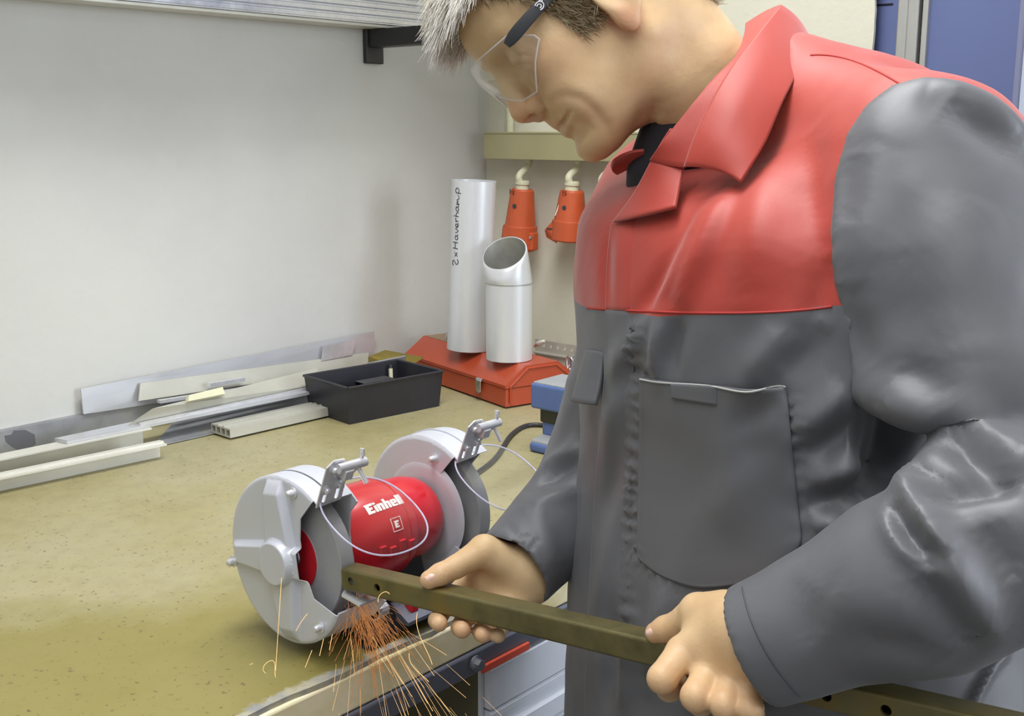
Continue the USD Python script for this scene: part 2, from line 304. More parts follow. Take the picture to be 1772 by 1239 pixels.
kc = thing('dark_box', 'plain dark box at the lower right corner behind the man', 'cabinet', (1.45, .25, 0))  # plain dark box for an unidentified dark area
obj('body', rbox((1.18, -.12, 0.05), (1.62, .34, .72), .005), 'dark_paint', kc); obj('top', rbox((1.17, -.13, .72), (1.63, .345, .745), .004), 'dark_paint', kc); obj('plinth', box((1.2, -.1, 0), (1.6, .32, .05)), 'dark_paint', kc)

# ------------------------------------------------------------------ long metal on a wall arm, top left
A = thing('wall_arm', 'black steel rack arm fixed to the wall under the aluminium profiles', 'bracket', (1.76, YW, 1.65))
obj('arm', rbox((1.752, 1.52, 1.634), (1.79, YW, 1.672), 0.003), 'dark_paint', A); obj('wall_plate', rbox((1.745, YW - 0.012, 1.60), (1.797, YW, 1.70), 0.003), 'dark_paint', A)
A2 = thing('wall_arm', 'second rack arm further left on the wall holding the aluminium profiles', 'bracket', (0.6, YW, 1.65))
obj('arm', rbox((0.56, 1.30, 1.634), (0.6, YW, 1.672), 0.003), 'dark_paint', A2)
ridge = [(0.0, 0.0), (0.11, 0.0)]
for k in range(4):
    z0 = 0.002 + k * 0.0145
    ridge += [(0.11, z0), (0.116, z0 + 0.001), (0.116, z0 + 0.0085), (0.111, z0 + 0.0095), (0.106, z0 + 0.0105), (0.106, z0 + 0.0130)]
ridge += [(0.11, 0.06), (0.0, 0.06)]
pr = thing('aluminium_profile', 'long ribbed aluminium profile lying on the wall rack at the top border', 'metal profile', (1.2, 1.86, 1.68))
sec = Polygon([(x, y) for x, y in ridge]).buffer(0)
obj('profile', sweep((2.06, YW - 0.002, 1.679), (0.3, YW - 0.002, 1.679), affinity.scale(sec, 0.62, 1, origin=(0, 0))), 'alu_bright', pr)
obj('mounting_flange', rbox((0.3, YW - 0.062, 1.6725), (2.06, YW - 0.001, 1.6788), 0.001), 'alu_pale', pr, label='flat pale lower flange')
pr2 = thing('aluminium_profile', 'second ribbed aluminium profile stacked on top of the lower one', 'metal profile', (1.2, 1.86, 1.74))
obj('profile', sweep((2.10, YW - 0.002, 1.7395), (0.25, YW - 0.002, 1.7395), affinity.scale(sec, 0.85, 1, origin=(0, 0))), 'alu_bright', pr2)

pr3 = thing('unseen_shade_stack', 'unseen stack of sheet metal added over the rack to shade the wall', 'shade_sheets', (1.2, 1.76, 1.80))  # out-of-view stack, added so that its shadow darkens the wall top
for k in range(4): obj('sheet', rbox((0.1 + .05 * k, 1.60, 1.7998 + k * .004), (2.04 - .03 * k, 1.905, 1.8034 + k * .004), .0012), 'alu_dull', pr3)

# ------------------------------------------------------------------ offcuts of metal along the wall
def flat(name, mesh, m, label, c='metal offcut', extra=()):
    b = tm(mesh).bounds; t = thing(name, label, c, ((b[0, 0] + b[1, 0]) / 2, (b[0, 1] + b[1, 1]) / 2, b[0, 2]))
    obj('bar', mesh, m, t)
    for n_, me, ma in extra: obj(n_, me, ma, t)
    return t
def plate(corners, thick):
    c = np.array(corners, float); n = np.cross(c[1] - c[0], c[2] - c[0]); n /= np.linalg.norm(n)
    return hull(np.vstack([c, c + n * thick]))
yw = YW - 0.0175
s1 = [ony(140, 673, yw), ony(145, 717, yw - 0.004), ony(647, 640, yw - 0.004), ony(648, 573, yw)]
flat('aluminium_sheet', plate(s1, -0.003), 'alu', 'longest aluminium sheet strip leaning on the wall with pale left end')
yy = YW - 0.03
s2 = [ony(243, 663, yy + 0.004), ony(240, 694, yy - 0.01), ony(636, 634, yy - 0.01), ony(638, 610, yy + 0.004)]
flat('aluminium_sheet', plate(s2, -0.003), 'alu_dull', 'dull aluminium strip standing in front of the longest leaning sheet')
s3 = [ony(560, 599, yy - 0.0), ony(556, 625, yy - 0.0), ony(610, 614, yy - 0.0), ony(615, 588, yy - 0.0)]
flat('film_scrap', plate(s3, -0.0012), 'alu_bright', 'small scrap of crumpled protective film stuck on the leaning sheet', 'scrap')
stn = [ony(x, y, YW - .0165) for x, y in ((8, 754), (20, 752), (24, 745), (44, 744), (60, 752), (62, 768), (52, 777), (30, 778), (20, 772), (10, 764))]
Ts = np.eye(4); Ts[:3, 0] = (1, 0, 0); Ts[:3, 1] = (0, 0, 1); Ts[:3, 2] = (0, -1, 0); Ts[:3, 3] = (0, YW - .016, 0)
mat('blotch_grey', lin(96, 97, 104), 0.6)
tg = thing('dark_blotch', 'dark grey tape on the grey wall strip at the left border', 'blotch', stn[0])
obj('blotch', prism(Polygon([(p[0], p[2]) for p in stn]), Ts, .0006), 'blotch_grey', tg)  # flat dark grey blotch on the strip, nature unknown
# white angle and channel at the lower left
p1, p0 = onz(276, 790, ZB), onz(0, 849, ZB); p0 = p1 + (p0 - p1) * 1.5
ang = Polygon([(0, 0), (0.0025, 0), (0.0025, 0.0265), (0.012, 0.0265), (0.012, 0.0235), (0.014, 0.0235), (0.014, 0.029), (0.019, 0.029), (0.019, 0.025), (0.021, 0.025), (0.021, 0.030), (0, 0.030)])
ang = Polygon([(0, 0), (0.003, 0), (0.003, 0.026), (0.03, 0.026), (0.03, 0.029), (0.019, 0.029), (0.019, 0.032), (0.015, 0.032), (0.015, 0.029), (0.009, 0.029), (0.009, 0.031), (0.005, 0.031), (0.005, 0.029), (0, 0.029)])
ang = affinity.scale(ang, -1, 1, origin=(0, 0))
flat('angle_profile', sweep(p0, p1, ang), 'alu_pale', 'pale grooved aluminium angle lying nearest the grinder on the left')
q1, q0 = onz(52, 826, ZB + 0.003), onz(-150, 868, ZB + 0.003)
flat('flat_bar', sweep(q0 + (0, -0.005, -0.003), q1 + (0, -0.005, -0.003), Polygon([(0, 0), (0.0028, 0), (0.0028, 0.019), (0, 0.019)])), 'alu_pale', 'short flat strip lying against the grooved angle at the left border')
p1, p0 = onz(247, 768, ZB), onz(0, 822, ZB); p0 = p1 + (p0 - p1) * 1.5
chn = affinity.scale(Polygon([(0, 0), (0.0025, 0), (0.0025, 0.0335), (0.036, 0.0335), (0.036, 0.036), (0, 0.036)]), -1, 1, origin=(0, 0))
flat('angle_profile', sweep(p0, p1, chn), 'alu_pale', 'smooth white aluminium angle behind the grooved one')
# long thin bar lying over the white angle
z = ZB + 0.0365
a0, a1 = onz(116, 768, z), onz(545, 681, z)
b0_, b1_ = onz(95, 764, z), onz(545, 668, z)
flat('flat_bar', hull(np.vstack([[a0, a1, b0_, b1_], np.array([a0, a1, b0_, b1_]) + (0, 0, 0.006)])), 'alu', 'long narrow flat bar with its left end resting on the white angle')
# wide tilted plate with a notched left end
z1, z2 = ZB + 0.044, ZB + 0.066
w = [onz(222, 736, z1), onz(545, 664, z1), onz(640, 638, z1), onz(640, 634, z2 + 0.005), onz(545, 655, z2), onz(262, 711, z2)]
w = [onz(222, 737, z1), onz(548, 668, z1), onz(548, 639, z2), onz(264, 709, z2)]
flat('cover_plate', plate(w, 0.003), 'alu_dull', 'wide tilted metal cover plate with a slanted torn left end', 'metal offcut',
     [('lip', sweep(onz(240, 738, z1 - 0.004), onz(548, 672, z1 - 0.004), affinity.scale(Polygon([(0, 0), (0.006, 0), (0.006, 0.007), (0, 0.007)]), -1, 1, origin=(0, 0))), 'alu_bright')])
# ribbed hollow profile in front
p0, p1 = onz(366, 748, ZB + 0.004), onz(556, 706, ZB + 0.004)
W_ = 0.062; rib = box
hp = Polygon([(0, 0), (W_, 0), (W_, 0.017), (W_ * .68, 0.017), (W_ * .68, 0.0195), (W_ * .62, 0.0195), (W_ * .62, 0.017), (W_ * .36, 0.017), (W_ * .36, 0.0195), (W_ * .3, 0.0195), (W_ * .3, 0.017), (0, 0.017)])
for k in range(4): hp = hp.difference(Polygon([(W_ * (k + .14) / 4, 0.0025), (W_ * (k + .86) / 4, 0.0025), (W_ * (k + .86) / 4, 0.014), (W_ * (k + .14) / 4, 0.014)]))
flat('hollow_profile', sweep(p0, p1, affinity.scale(hp, -1, 1, origin=(0, 0))), 'alu_dull', 'ribbed hollow aluminium profile lying beside the black tray')
fl = [onz(262, 775, ZB + .0015), onz(600, 700, ZB + .0015), onz(640, 655, ZB + .0015), onz(300, 733, ZB + .0015)]
flat('zinc_sheet', hull(np.vstack([fl, np.array(fl) + (0, 0, 0.002)])), 'zinc_sheet', 'flat grey sheet lying on the bench under the offcuts')
for k, (x0, x1, m_, lb) in enumerate(((590, 640, 'alu_bright', 'upper of the thin bright rods'),)): pass
flat('flat_bar', sweep(ony(272, 697, YW - 0.05), ony(548, 655, YW - 0.05), affinity.scale(Polygon([(0, 0), (0.01, 0), (0.01, 0.006), (0, 0.006)]), -1, 1, origin=(0, 0))), 'alu_bright', 'bright thin bar lying along the foot of the leaning sheets')
flat('flat_bar', sweep(ony(358, 668, YW - 0.046), ony(418, 658, YW - 0.046), affinity.scale(Polygon([(0, 0), (0.012, 0), (0.012, 0.007), (0, 0.007)]), -1, 1, origin=(0, 0))), 'alu_bright', 'shortest bright bar leaning in the pile of offcuts')
flat('wood_block', plate([onz(322, 687, ZB + .076), onz(320, 698, ZB + .066), onz(384, 685, ZB + .066), onz(380, 673, ZB + .076)], 0.012), 'cream_plastic', 'small pale block wedged between the metal offcuts', 'block')
flat('flat_bar', sweep(ony(300, 708, YW - 0.075), ony(640, 637, YW - 0.075), affinity.scale(Polygon([(0, 0), (0.018, 0), (0.018, 0.004), (0, 0.004)]), -1, 1, origin=(0, 0))), 'alu', 'long bar running from the pile to behind the black tray')
flat('bent_sheet', plate([ony(640, 640, 1.80), ony(640, 617, 1.80), ony(668, 606, 1.82), ony(700, 614, 1.80), ony(735, 618, 1.76), ony(700, 640, 1.76)], 0.003), 'brass_olive', 'bent olive scrap sheet behind the small steel plate', 'scrap')
flat('steel_plate', plate([onz(636, 646, ZB + .05), onz(638, 630, ZB + .075), onz(702, 617, ZB + .075), onz(703, 634, ZB + .05)], 0.004), 'zinc_sheet', 'small steel plate standing behind the black tray', 'plate')

# ------------------------------------------------------------------ black tray
c0, c1, c2 = onz(605, 735, ZB), onz(543, 712, ZB), onz(760, 703, ZB)
ex_, ey_ = (c2 - c0), (c1 - c0); Lx, Ly = np.linalg.norm(ex_), 0.142; ex_ /= Lx; ey_ = np.array([-ex_[1], ex_[0], 0])
T = np.eye(4); T[:3, 0] = ex_; T[:3, 1] = ey_; T[:3, 3] = c0
Lx, Hh, wl, fl_ = Lx, 0.075, 0.004, 0.006
def ringed(o, zz): return np.array([(-o, -o, zz), (Lx + o, -o, zz), (Lx + o, Ly + o, zz), (-o, Ly + o, zz)])
outer = hull(np.vstack([ringed(0, 0), ringed(fl_, Hh)])); inner = hull(np.vstack([ringed(-wl, wl), ringed(fl_ - wl + .0005, Hh + 0.01)]))
tr = Manifold(manifold3d.Mesh(np.asarray(outer.vertices, np.float32), np.asarray(outer.faces, np.uint32))) - Manifold(manifold3d.Mesh(np.asarray(inner.vertices, np.float32), np.asarray(inner.faces, np.uint32)))
rim = [tube([p, q], 0.0028, 6) for p, q in zip(ringed(fl_ + .0005, Hh - .001), np.roll(ringed(fl_ + .0005, Hh - .001), -1, 0))]
ty = thing('plastic_tray', 'rectangular black plastic tray standing open on the bench', 'tray', T[:3, 3] + ex_ * Lx / 2 + ey_ * Ly / 2)
obj('shell', xf(tr, T), 'tray_plastic', ty); obj('rim', xf(cat(rim), T), 'tray_plastic', ty)
bx = thing('small_box', 'small open black box lying inside the black tray', 'box', T[:3, 3] + ex_ * 0.1 + ey_ * 0.07)
bxm = prism(Polygon([(0, 0), (0.034, 0), (0.034, 0.002), (0.002, 0.002), (0.002, 0.024), (0.032, 0.024), (0.032, 0.005), (0.034, 0.005), (0.034, 0.026), (0, 0.026)]), frame((0, 1, 0), (1, 0, 0)) , 0.075)
obj('sleeve', xf(xf(bxm, loc=(0.075, 0.055, 0.0045 + 0.030)), T), 'tray_plastic', bx)
obj('insert', xf(rbox((0.08, 0.02, 0.0045), (0.155, 0.11, 0.0345), 0.002), T), 'black_plastic', bx)
pl = thing('marker_pen', 'short pale marker stub standing in the back corner of the black tray', 'pen', T[:3, 3] + ex_ * 0.185 + ey_ * 0.125)
pm = cyl((Lx - .03, Ly - .02, .005), (Lx - .024, Ly - .009, .062), 0.0045, 14)
obj('barrel', xf(pm, T), 'cream_plastic', pl); obj('cap', xf(cyl((Lx - .024, Ly - .009, .062), (Lx - .023, Ly - .0075, .07), 0.0035, 12), T), 'dark_paint', pl)

# ------------------------------------------------------------------ red toolbox and the two pipes
th = math.radians(15)
Kc = onz(875, 708, ZB); fx = np.array([math.sin(th), math.cos(th), 0]); gx = np.array([math.cos(th), -math.sin(th), 0])   # fx along the front, gx into depth
T = np.eye(4); T[:3, 0] = fx; T[:3, 1] = -gx; T[:3, 3] = Kc            # local x along front, -y into depth
Dp, Ln = 0.178, 0.41
hexg = Polygon([(0, 0.006), (0, 0.044), (0.048, 0.085), (Dp - 0.048, 0.085), (Dp, 0.044), (Dp, 0.006)])
Tg = np.eye(4); Tg[:3, 0] = gx; Tg[:3, 1] = (0, 0, 1); Tg[:3, 2] = np.cross(gx, (0, 0, 1)); Tg[:3, 3] = Kc
if Tg[:3, 2] @ fx < 0: Tg[:3, 2] *= 1
sgn = 1 if Tg[:3, 2] @ fx > 0 else -1
def alongbox(poly, a, b):
    m = prism(poly, np.eye(4), abs(b - a)); v = np.array(m.vertices); f = m.faces
    w_ = Kc + v[:, :1] * gx + v[:, 1:2] * np.array([0, 0, 1.0]) + (a + v[:, 2:3]) * fx
    mm = trimesh.Trimesh(w_, f, process=False)
    if mm.volume < 0: mm.invert()
    return mm
tb = thing('toolbox', 'closed orange-red steel toolbox with slanted lid carrying two pipes', 'toolbox', Kc + fx * Ln / 2 + gx * Dp / 2)
obj('body', alongbox(Polygon([(0, 0.004), (0, 0.041), (Dp, 0.041), (Dp, 0.004)]), 0, Ln), 'toolbox_red', tb)
obj('lid', alongbox(Polygon([(-0.002, 0.0425), (-0.002, 0.049), (0.048, 0.0855), (Dp - 0.048, 0.0855), (Dp + .002, 0.049), (Dp + .002, 0.0425)]), -0.002, Ln + .002), 'toolbox_red', tb)
obj('gable_rim', [tube([Kc + gx * a + np.array([0, 0, b]) - fx * 0.003 for a, b in ((0.01, 0.012), (0.01, 0.046), (0.053, 0.079), (Dp - 0.053, 0.079), (Dp - 0.01, 0.046), (Dp - 0.01, 0.012))], 0.0022, 6)], 'toolbox_red', tb)
obj('lid_top', alongbox(Polygon([(0.05, 0.0856), (Dp - 0.05, 0.0856), (Dp - 0.05, 0.0866), (0.05, 0.0866)]), 0.24, Ln - 0.004), 'dust_brown', tb, label='dusty brown flat top of the lid')
hk = lambda a, b, c_: Kc + fx * a + gx * b + np.array([0, 0, c_])
la = 0.09
lt = obj('latch', [rbox((-.009, 0, -.012), (.009, .005, .014), .002).apply_transform(T).apply_translation(hk(la, -0.005, 0.032) - Kc), cyl(hk(la - .011, -.004, .046), hk(la + .011, -.004, .046), .003, 10)], 'chrome', tb)
obj('wire_loop', tube([hk(la + .006 * math.cos(t), -0.009, 0.03 + .012 * math.sin(t)) for t in np.linspace(0, 2 * PI, 22)], 0.0013, 6), 'chrome', lt)
obj('handle', [tube([hk(0.335, Dp / 2 - .01 + .016 * math.cos(t), 0.0866 + .022 * math.sin(t)) for t in np.linspace(0, PI, 16)], 0.0025, 8)], 'chrome', tb)
def pipe_shell(a, b, r, wall=0.0028, n=64):
    h = np.linalg.norm(np.array(b) - np.array(a)); return lathe([(r - wall, 0), (r, 0), (r, h), (r - wall, h), (r - wall, 0)], a, np.array(b) - np.array(a), n)
zt = ZB + 0.0868
pA = onz(808, 606, zt); pA = hk(0.212, Dp / 2 - .004, 0); pA[2] = zt
P1 = onz(811, 604, zt) + np.array([0, 0, .0016])
P2 = onz(881, 620, zt)
lean = np.array([0.012, 0.02, 0.0])
hA = 0.364
tp = thing('tall_pipe', 'tall aluminium pipe with handwritten lettering standing on the toolbox', 'pipe', P1)
axA = np.array([0.004, -0.018, 1.0]) + CR * 0.022; axA /= np.linalg.norm(axA)
rA = 0.0475
obj('tube', pipe_shell(P1, P1 + axA * hA, rA), 'pipe_alu', tp, smooth=35)
# handwriting: strokes in letter units (x along the text, y up), wrapped round the pipe, reading upwards
strokes, cx = [], 0.0
glyph = {
    '2': [[(0.0, 0.75), (0.15, 1.0), (0.42, 0.95), (0.45, 0.7), (0.1, 0.1), (0.12, 0.0), (0.6, 0.02)]],
    'x': [[(0, 0.55), (0.4, 0.05)], [(0.42, 0.6), (0.02, 0.0)]],
    'H': [[(0.05, 1.0), (0.0, 0.0)], [(0.0, 0.5), (0.6, 0.52)], [(0.62, 1.0), (0.58, 0.0)]],
    'a': [[(0.4, 0.5), (0.15, 0.55), (0.0, 0.25), (0.12, 0.02), (0.36, 0.2), (0.42, 0.52), (0.42, 0.1), (0.55, 0.03)]],
    'v': [[(0, 0.55), (0.18, 0.02), (0.4, 0.6)]],
    'e': [[(0.02, 0.28), (0.35, 0.38), (0.25, 0.58), (0.04, 0.4), (0.06, 0.08), (0.35, 0.03), (0.45, 0.15)]],
    'r': [[(0.02, 0.55), (0.08, 0.05)], [(0.06, 0.35), (0.2, 0.55), (0.38, 0.5)]],
    'k': [[(0.05, 1.0), (0.0, 0.0)], [(0.0, 0.3), (0.2, 0.5), (0.32, 0.38), (0.34, 0.02)]],
    'm': [[(0.0, 0.5), (0.05, 0.05), (0.2, 0.45), (0.28, 0.1), (0.42, 0.42), (0.5, 0.15), (0.9, 0.25)]],
    'p': [[(0.05, 0.65), (0.0, -0.3)], [(0.05, 0.6), (0.35, 0.72), (0.5, 0.35), (0.05, 0.1)]]}
for ch, adv in (('2', 0.85), ('x', 0.75), ('H', 0.85), ('a', 0.68), ('v', 0.5), ('e', 0.55), ('r', 0.5), ('k', 0.5), ('a', 0.65), ('m', 1.05), ('p', 0.6)):
    for s in glyph[ch]: strokes.append([(cx + x, y) for x, y in s])
    cx += adv
toc = CAM - P1; a0_ = math.atan2(toc[1], toc[0])
su = 0.165 / cx; ph0 = a0_ - math.radians(46); ink = []
e1 = np.cross([0, 1, 0], axA); e1 /= np.linalg.norm(e1); e2 = np.cross(axA, e1)
for s in strokes:
    pp = spline(s, 14) if len(s) > 2 else np.linspace(s[0], s[1], 8)
    row = []
    for x, y in pp:
        ph = ph0 - (y - 0.4) * 0.0145 / rA; hh = 0.186 + x * su
        row.append(P1 + axA * hh + (rA + 0.0002) * (math.cos(ph) * e1 + math.sin(ph) * e2))
    ink.append(tube(row, 0.0009, 5))
obj('lettering', ink, 'marker_ink', tp, label='black handwritten marker lettering reading upwards')
ep = thing('elbow_pipe', 'shorter aluminium pipe with a mitred open elbow standing in front of the tall pipe', 'pipe', P2)
rE = 0.0485; h1 = 0.16; up = np.array([0, 0, 1.0])
obj('tube', pipe_shell(P2, P2 + up * (h1 - .001), rE), 'pipe_alu', ep, smooth=35)
obj('joint_ring', lathe([(rE - .003, -.0012), (rE + .0006, -.0012), (rE + .0006, .0012), (rE - .003, .0012), (rE - .003, -.0012)], P2 + up * h1, up, 64), 'pipe_inner', ep)
# elbow: skewed ring of quads, bottom circle horizontal, top circle tilted towards the camera and left
tdir = -CR * 0.35 - CF0 * 0.70 + up * 0.92; tdir /= np.linalg.norm(tdir)
n_ = 72; ang_ = np.linspace(0, 2 * PI, n_, endpoint=False)
def ring_at(c_, ax, r):
    x_ = np.cross(ax, CF0 if abs(ax @ CF0) < .9 else CR); x_ = -np.cross(ax, np.cross(ax, CR)); x_ /= np.linalg.norm(x_); y_ = np.cross(ax, x_)
    return c_ + r * (np.cos(ang_)[:, None] * x_ + np.sin(ang_)[:, None] * y_)
topc = P2 + up * (h1 + 0.062) - CR * 0.0095 - CF0 * 0.006
levels = []
for t in np.linspace(0, 1, 7):
    ax = up * (1 - t) + tdir * t; ax /= np.linalg.norm(ax); c_ = P2 + up * h1 + (topc - P2 - up * h1) * t
    levels.append((c_, ax))
def shell(rr): return [ring_at(c_, ax, rr) for c_, ax in levels]
def skin(rows):
    v = np.vstack(rows); f = []
    for i in range(len(rows) - 1):
        for k in range(n_):
            a, b, c, d = i * n_ + k, i * n_ + (k + 1) % n_, (i + 1) * n_ + (k + 1) % n_, (i + 1) * n_ + k
            f += [(a, b, c), (a, c, d)]
    return trimesh.Trimesh(v, f, process=False)
out_, in_ = shell(rE), shell(rE - .003)
obj('elbow', skin(out_ + in_[::-1][:1]), 'pipe_alu', ep, smooth=35)
obj('elbow_lining', skin(in_[::-1]), 'pipe_inner', ep, smooth=True, label='dull grey inside of the elbow')

# ------------------------------------------------------------------ trunking and the hanging sockets
XS = 2.08
y0, zlo, zhi = onx(837, 250, XS)[1], onx(836, 275, XS)[2], onx(837, 228, XS)[2]
ct = thing('cable_trunking', 'grey-green metal cable trunking box on the back wall above the sockets', 'trunking', (2.11, 1.4, zlo))
obj('box', rbox((XS, 0.98, zlo), (XW, y0, zhi), 0.002), 'trunking_green', ct); obj('lid_edge', box((XS - .0015, 0.98, zhi - .004), (XS + .01, y0, zhi - .001)), 'trunking_green', ct)
cdt = thing('conduit', 'thin pale conduit running up the wall from the trunking', 'conduit', (2.13, 1.84, zhi))
obj('pipe', cyl((2.13, 1.826, zhi), (2.13, 1.826, 2.9), 0.009, 16), 'cream_plastic', cdt)
K_ = 1.3
def socket(px_, cy_top, cy_bot, sc, label, flap, rot, glabel):
    X = 2.09
    top = onx(px_, cy_top, X); H = 0.112 * sc; 
    def obj(name, mesh, m, parent=None, smooth=False, keep=False):
        mm = cat(mesh) if isinstance(mesh, list) else tm(mesh).copy()
        if not keep: mm.vertices = top + (mm.vertices - top) * K_
        return globals()['obj'](name, mm, m, parent, smooth)
    t = thing('socket', label, 'socket', top - (0, 0, H), group=None)
    ax = np.array([0.0, -math.sin(rot), math.cos(rot)]) * -1       # pointing down along the body
    base = top
    obj('cable', tube(spline([(2.115, base[1] + .003, zlo + .004), (2.11, base[1] + .004, zlo - .02), tuple(base + (-.008, 0.0035, .030)), tuple(base + (0, 0, .008))], 24), 0.0085, 12), 'cream_plastic', t, smooth=True, keep=True)
    obj('gland', [lathe([(0, 0), (.0125, 0), (.0135, .003), (.0135, .007), (.0115, .008), (.0135, .020), (0, .020)], base + (0, 0, .0155), ax, 20)], 'cream_plastic', t, smooth=35)
    b = lathe([(0, 0), (.019, 0), (.0215, .003), (.0285, .066 * sc), (.0295, .067 * sc), (.0305, H - .004), (.0285, H), (0, H)], base, ax, 40)
    bd = obj('body', b, 'socket_orange', t, smooth=30)
    obj('collar', lathe([(.0275, 0), (.031, 0), (.0318, .002), (.0325, H - .07 * sc), (.0275, H - .07 * sc)], base + ax * .067 * sc, ax, 40), 'socket_orange', bd, smooth=30)
    side = np.array([0, -1.0, 0]); front = np.array([-1.0, 0, 0])
    hg = obj('hinge', [rbox((-.012, -.006, -.018), (.006, .007, .014), .002).apply_translation(base + ax * (H - .02) + side * .034), cyl(base + ax * (H - .03) + side * .037 + front * .009, base + ax * (H - .004) + side * .037 + front * .009, .0035, 10)], 'socket_orange', t)
    obj('screw', cyl(base + ax * (H - .026) + side * .037 + front * .012, base + ax * (H - .026) + side * .037 + front * .0145, .003, 10), 'chrome', hg)
    obj('recess', lathe([(0, -.001), (.0042, 0), (.0042, .0012), (0, .0012)], base + ax * .03 + front * .0245 + side * .004, front, 14), 'drawer_gap', bd)
    if flap:
        fm = hull(np.array([base + ax * (.064 * sc) - side * a + front * b_ + ax * c_ for a, b_, c_ in ((.004, .028, 0), (.026, .012, 0), (.004, .030, .03), (.040, .020, .022), (.040, .014, .034), (.004, .028, .042), (.036, .024, .018))]))
        f_ = obj('flap', fm, 'socket_orange', t)
        obj('flap_slot', box((-.001, -.012, -.001), (.0015, .008, .0012)).apply_translation(base + ax * (.085 * sc) - side * .023 + front * .0262), 'drawer_gap', f_)
    else:
        obj('ridge', hull(np.array([base + ax * (.069 * sc) - side * a + front * b_ + ax * c_ for a, b_, c_ in ((.0, .0315, 0), (.026, .020, 0), (.0, .0325, .038), (.027, .022, .038), (.012, .033, 0), (.012, .034, .038))])), 'socket_orange', bd)
    # marker writing on the shoulder
    mk = []
    for gl, dx in glabel:
        for s in gl:
            mk.append(tube([base + ax * (.009 - y * .009) + side * (dx + x * .006) + front * (math.sqrt(max(.0225 ** 2 - (dx + x * .006) ** 2, 0)) + .0004) for x, y in s], .0006, 5))
    if mk: obj('marker_writing', mk, 'marker_ink', bd)
    return t
one = [[(0.2, 0.7), (0.5, 1), (0.5, 0)]]; dash = [[(0, .5), (.6, .5)]]; two = [[(0, .8), (.3, 1), (.6, .75), (0.1, 0.05), (.7, 0)]]; five = [[(.7, 1), (.1, 1), (.1, .55), (.5, .6), (.6, .25), (.1, 0)]]
socket(904, 327, 430, 1.0, 'orange hanging socket on the left marked 1-2 behind the elbow pipe', False, 0.07, [(one, -.018), (dash, -.010), (two, -.004)])
s2_ = socket(990, 329, 416, 0.80, 'orange hanging socket in the middle with open flap and a white swab', True, 0.07, [(one, -.005), (five, .001)])
socket(1047, 333, 420, 0.80, 'orange hanging socket on the right half hidden behind the red jacket', False, 0.02, [])
sw = thing('cotton_swab', 'white cotton swab stuck on the middle orange socket', 'swab', onx(967, 355, 2.07))
qa, qb = onx(961, 373, 2.056), onx(973, 337, 2.068)
obj('stick', tube([qa, qb], .0012, 8), 'cotton_white', sw); obj('tip', lathe([(0, 0), (.0022, .002), (.0027, .007), (.002, .012), (0, .014)], qb + (qa - qb) * .25, qb - qa, 14), 'cotton_white', sw, smooth=True)

# ------------------------------------------------------------------ perforated channel, key ring and vise at the back of the bench
XP = 2.03
ya, yb = onx(926, 600, XP)[1], 1.30
zt_ = onx(927, 587, XP)[2]
T = np.eye(4); T[:3, 0] = (0, 1, 0); T[:3, 1] = (0, 0, 1); T[:3, 2] = (1, 0, 0); T[:3, 3] = (XP, 0, 0)
pp = Polygon([(ya, ZB + .004), (yb, ZB + .004), (yb, zt_), (ya, zt_)])
for k in range(9): pp = pp.difference(Point(ya - .026 - k * .0205, zt_ - .012).buffer(.0042))
pc = thing('perforated_channel', 'dull metal channel with a row of round holes behind the blue vise', 'metal profile', (XP, (ya + yb) / 2, ZB))
obj('web', prism(pp, T, .003), 'alu_dull', pc); obj('base_flange', rbox((XP - .05, yb, ZB + .0005), (XP, ya, ZB + .004), .001), 'alu_dull', pc)
obj('fold', rbox((XP - .008, yb, zt_ - .032), (XP, ya, zt_ - .028), .0008), 'alu_dull', pc)
sx = thing('folded_rag', 'white curled scrap lying over the channel beside the elbow pipe', 'scrap', onx(935, 590, 1.9))
obj('curl', tube(spline([onx(925, 600, 1.905), onx(934, 593, 1.90), onx(943, 590, 1.905)], 14), np.interp(np.linspace(0, 1, 14), [0, .5, 1], [.002, .006, .0035]), 10), 'alu_pale', sx, smooth=True)
kr = thing('hook_bundle', 'bundle of bent chrome wire hooks hanging on the channel', 'hooks', onx(985, 650, 1.88))
for k in range(6):
    a = onx(975 + k * 4, 664, 1.86 + k * .004); rr = .011 + .002 * (k % 3)
    top_ = onx(984 + k * 4, 617 + (k % 3) * 3, 1.87 + k * .003)
    pts_ = [a, a * .5 + top_ * .5 + (0, -.004, 0), top_] + [top_ + rr * np.array([0, -math.sin(t), math.cos(t) - 1.0]) for t in np.linspace(.5, 3.6, 6)]
    obj('hook', tube(spline(pts_, 24), .0026, 8), 'chrome', kr, smooth=True)
pinm = onx(980, 640, 1.85)
# vise
VX = 1.50
vz0, vz1 = onx(917, 706, VX)[2], onx(917, 662, VX)[2]
vy = onx(917, 680, VX)[1]
vs = thing('vise', 'blue bench vise half hidden behind the worker and his sleeve', 'vise', (1.58, vy - .06, ZB))
obj('jaw', rbox((VX, vy - .15, vz0), (VX + .09, vy, vz1), .005), 'vise_blue', vs)
obj('jaw_top', rbox((VX + .004, vy - .146, vz1 - .002), (VX + .086, vy - .004, vz1 + .0025), .002), 'vise_worn', vs, label='worn bare metal top of the jaw')
obj('slide', rbox((VX + .012, vy - .13, vz0 - .026), (VX + .08, vy - .012, vz0 + .002), .004), 'vise_jaw', vs)
obj('body', hull(np.vstack([rbox((VX + .016, vy - .12, vz0 - .05), (VX + .08, vy - .014, vz0 - .022), .004).vertices])), 'vise_blue', vs)
obj('neck', hull(np.vstack([rbox((VX + .012, vy - .13, vz0 - .062), (VX + .09, vy - .014, vz0 - .048), .003).vertices, rbox((VX - .002, vy - .14, ZB + .014), (VX + .1, vy - .004, ZB + .022), .003).vertices])), 'vise_worn', vs)
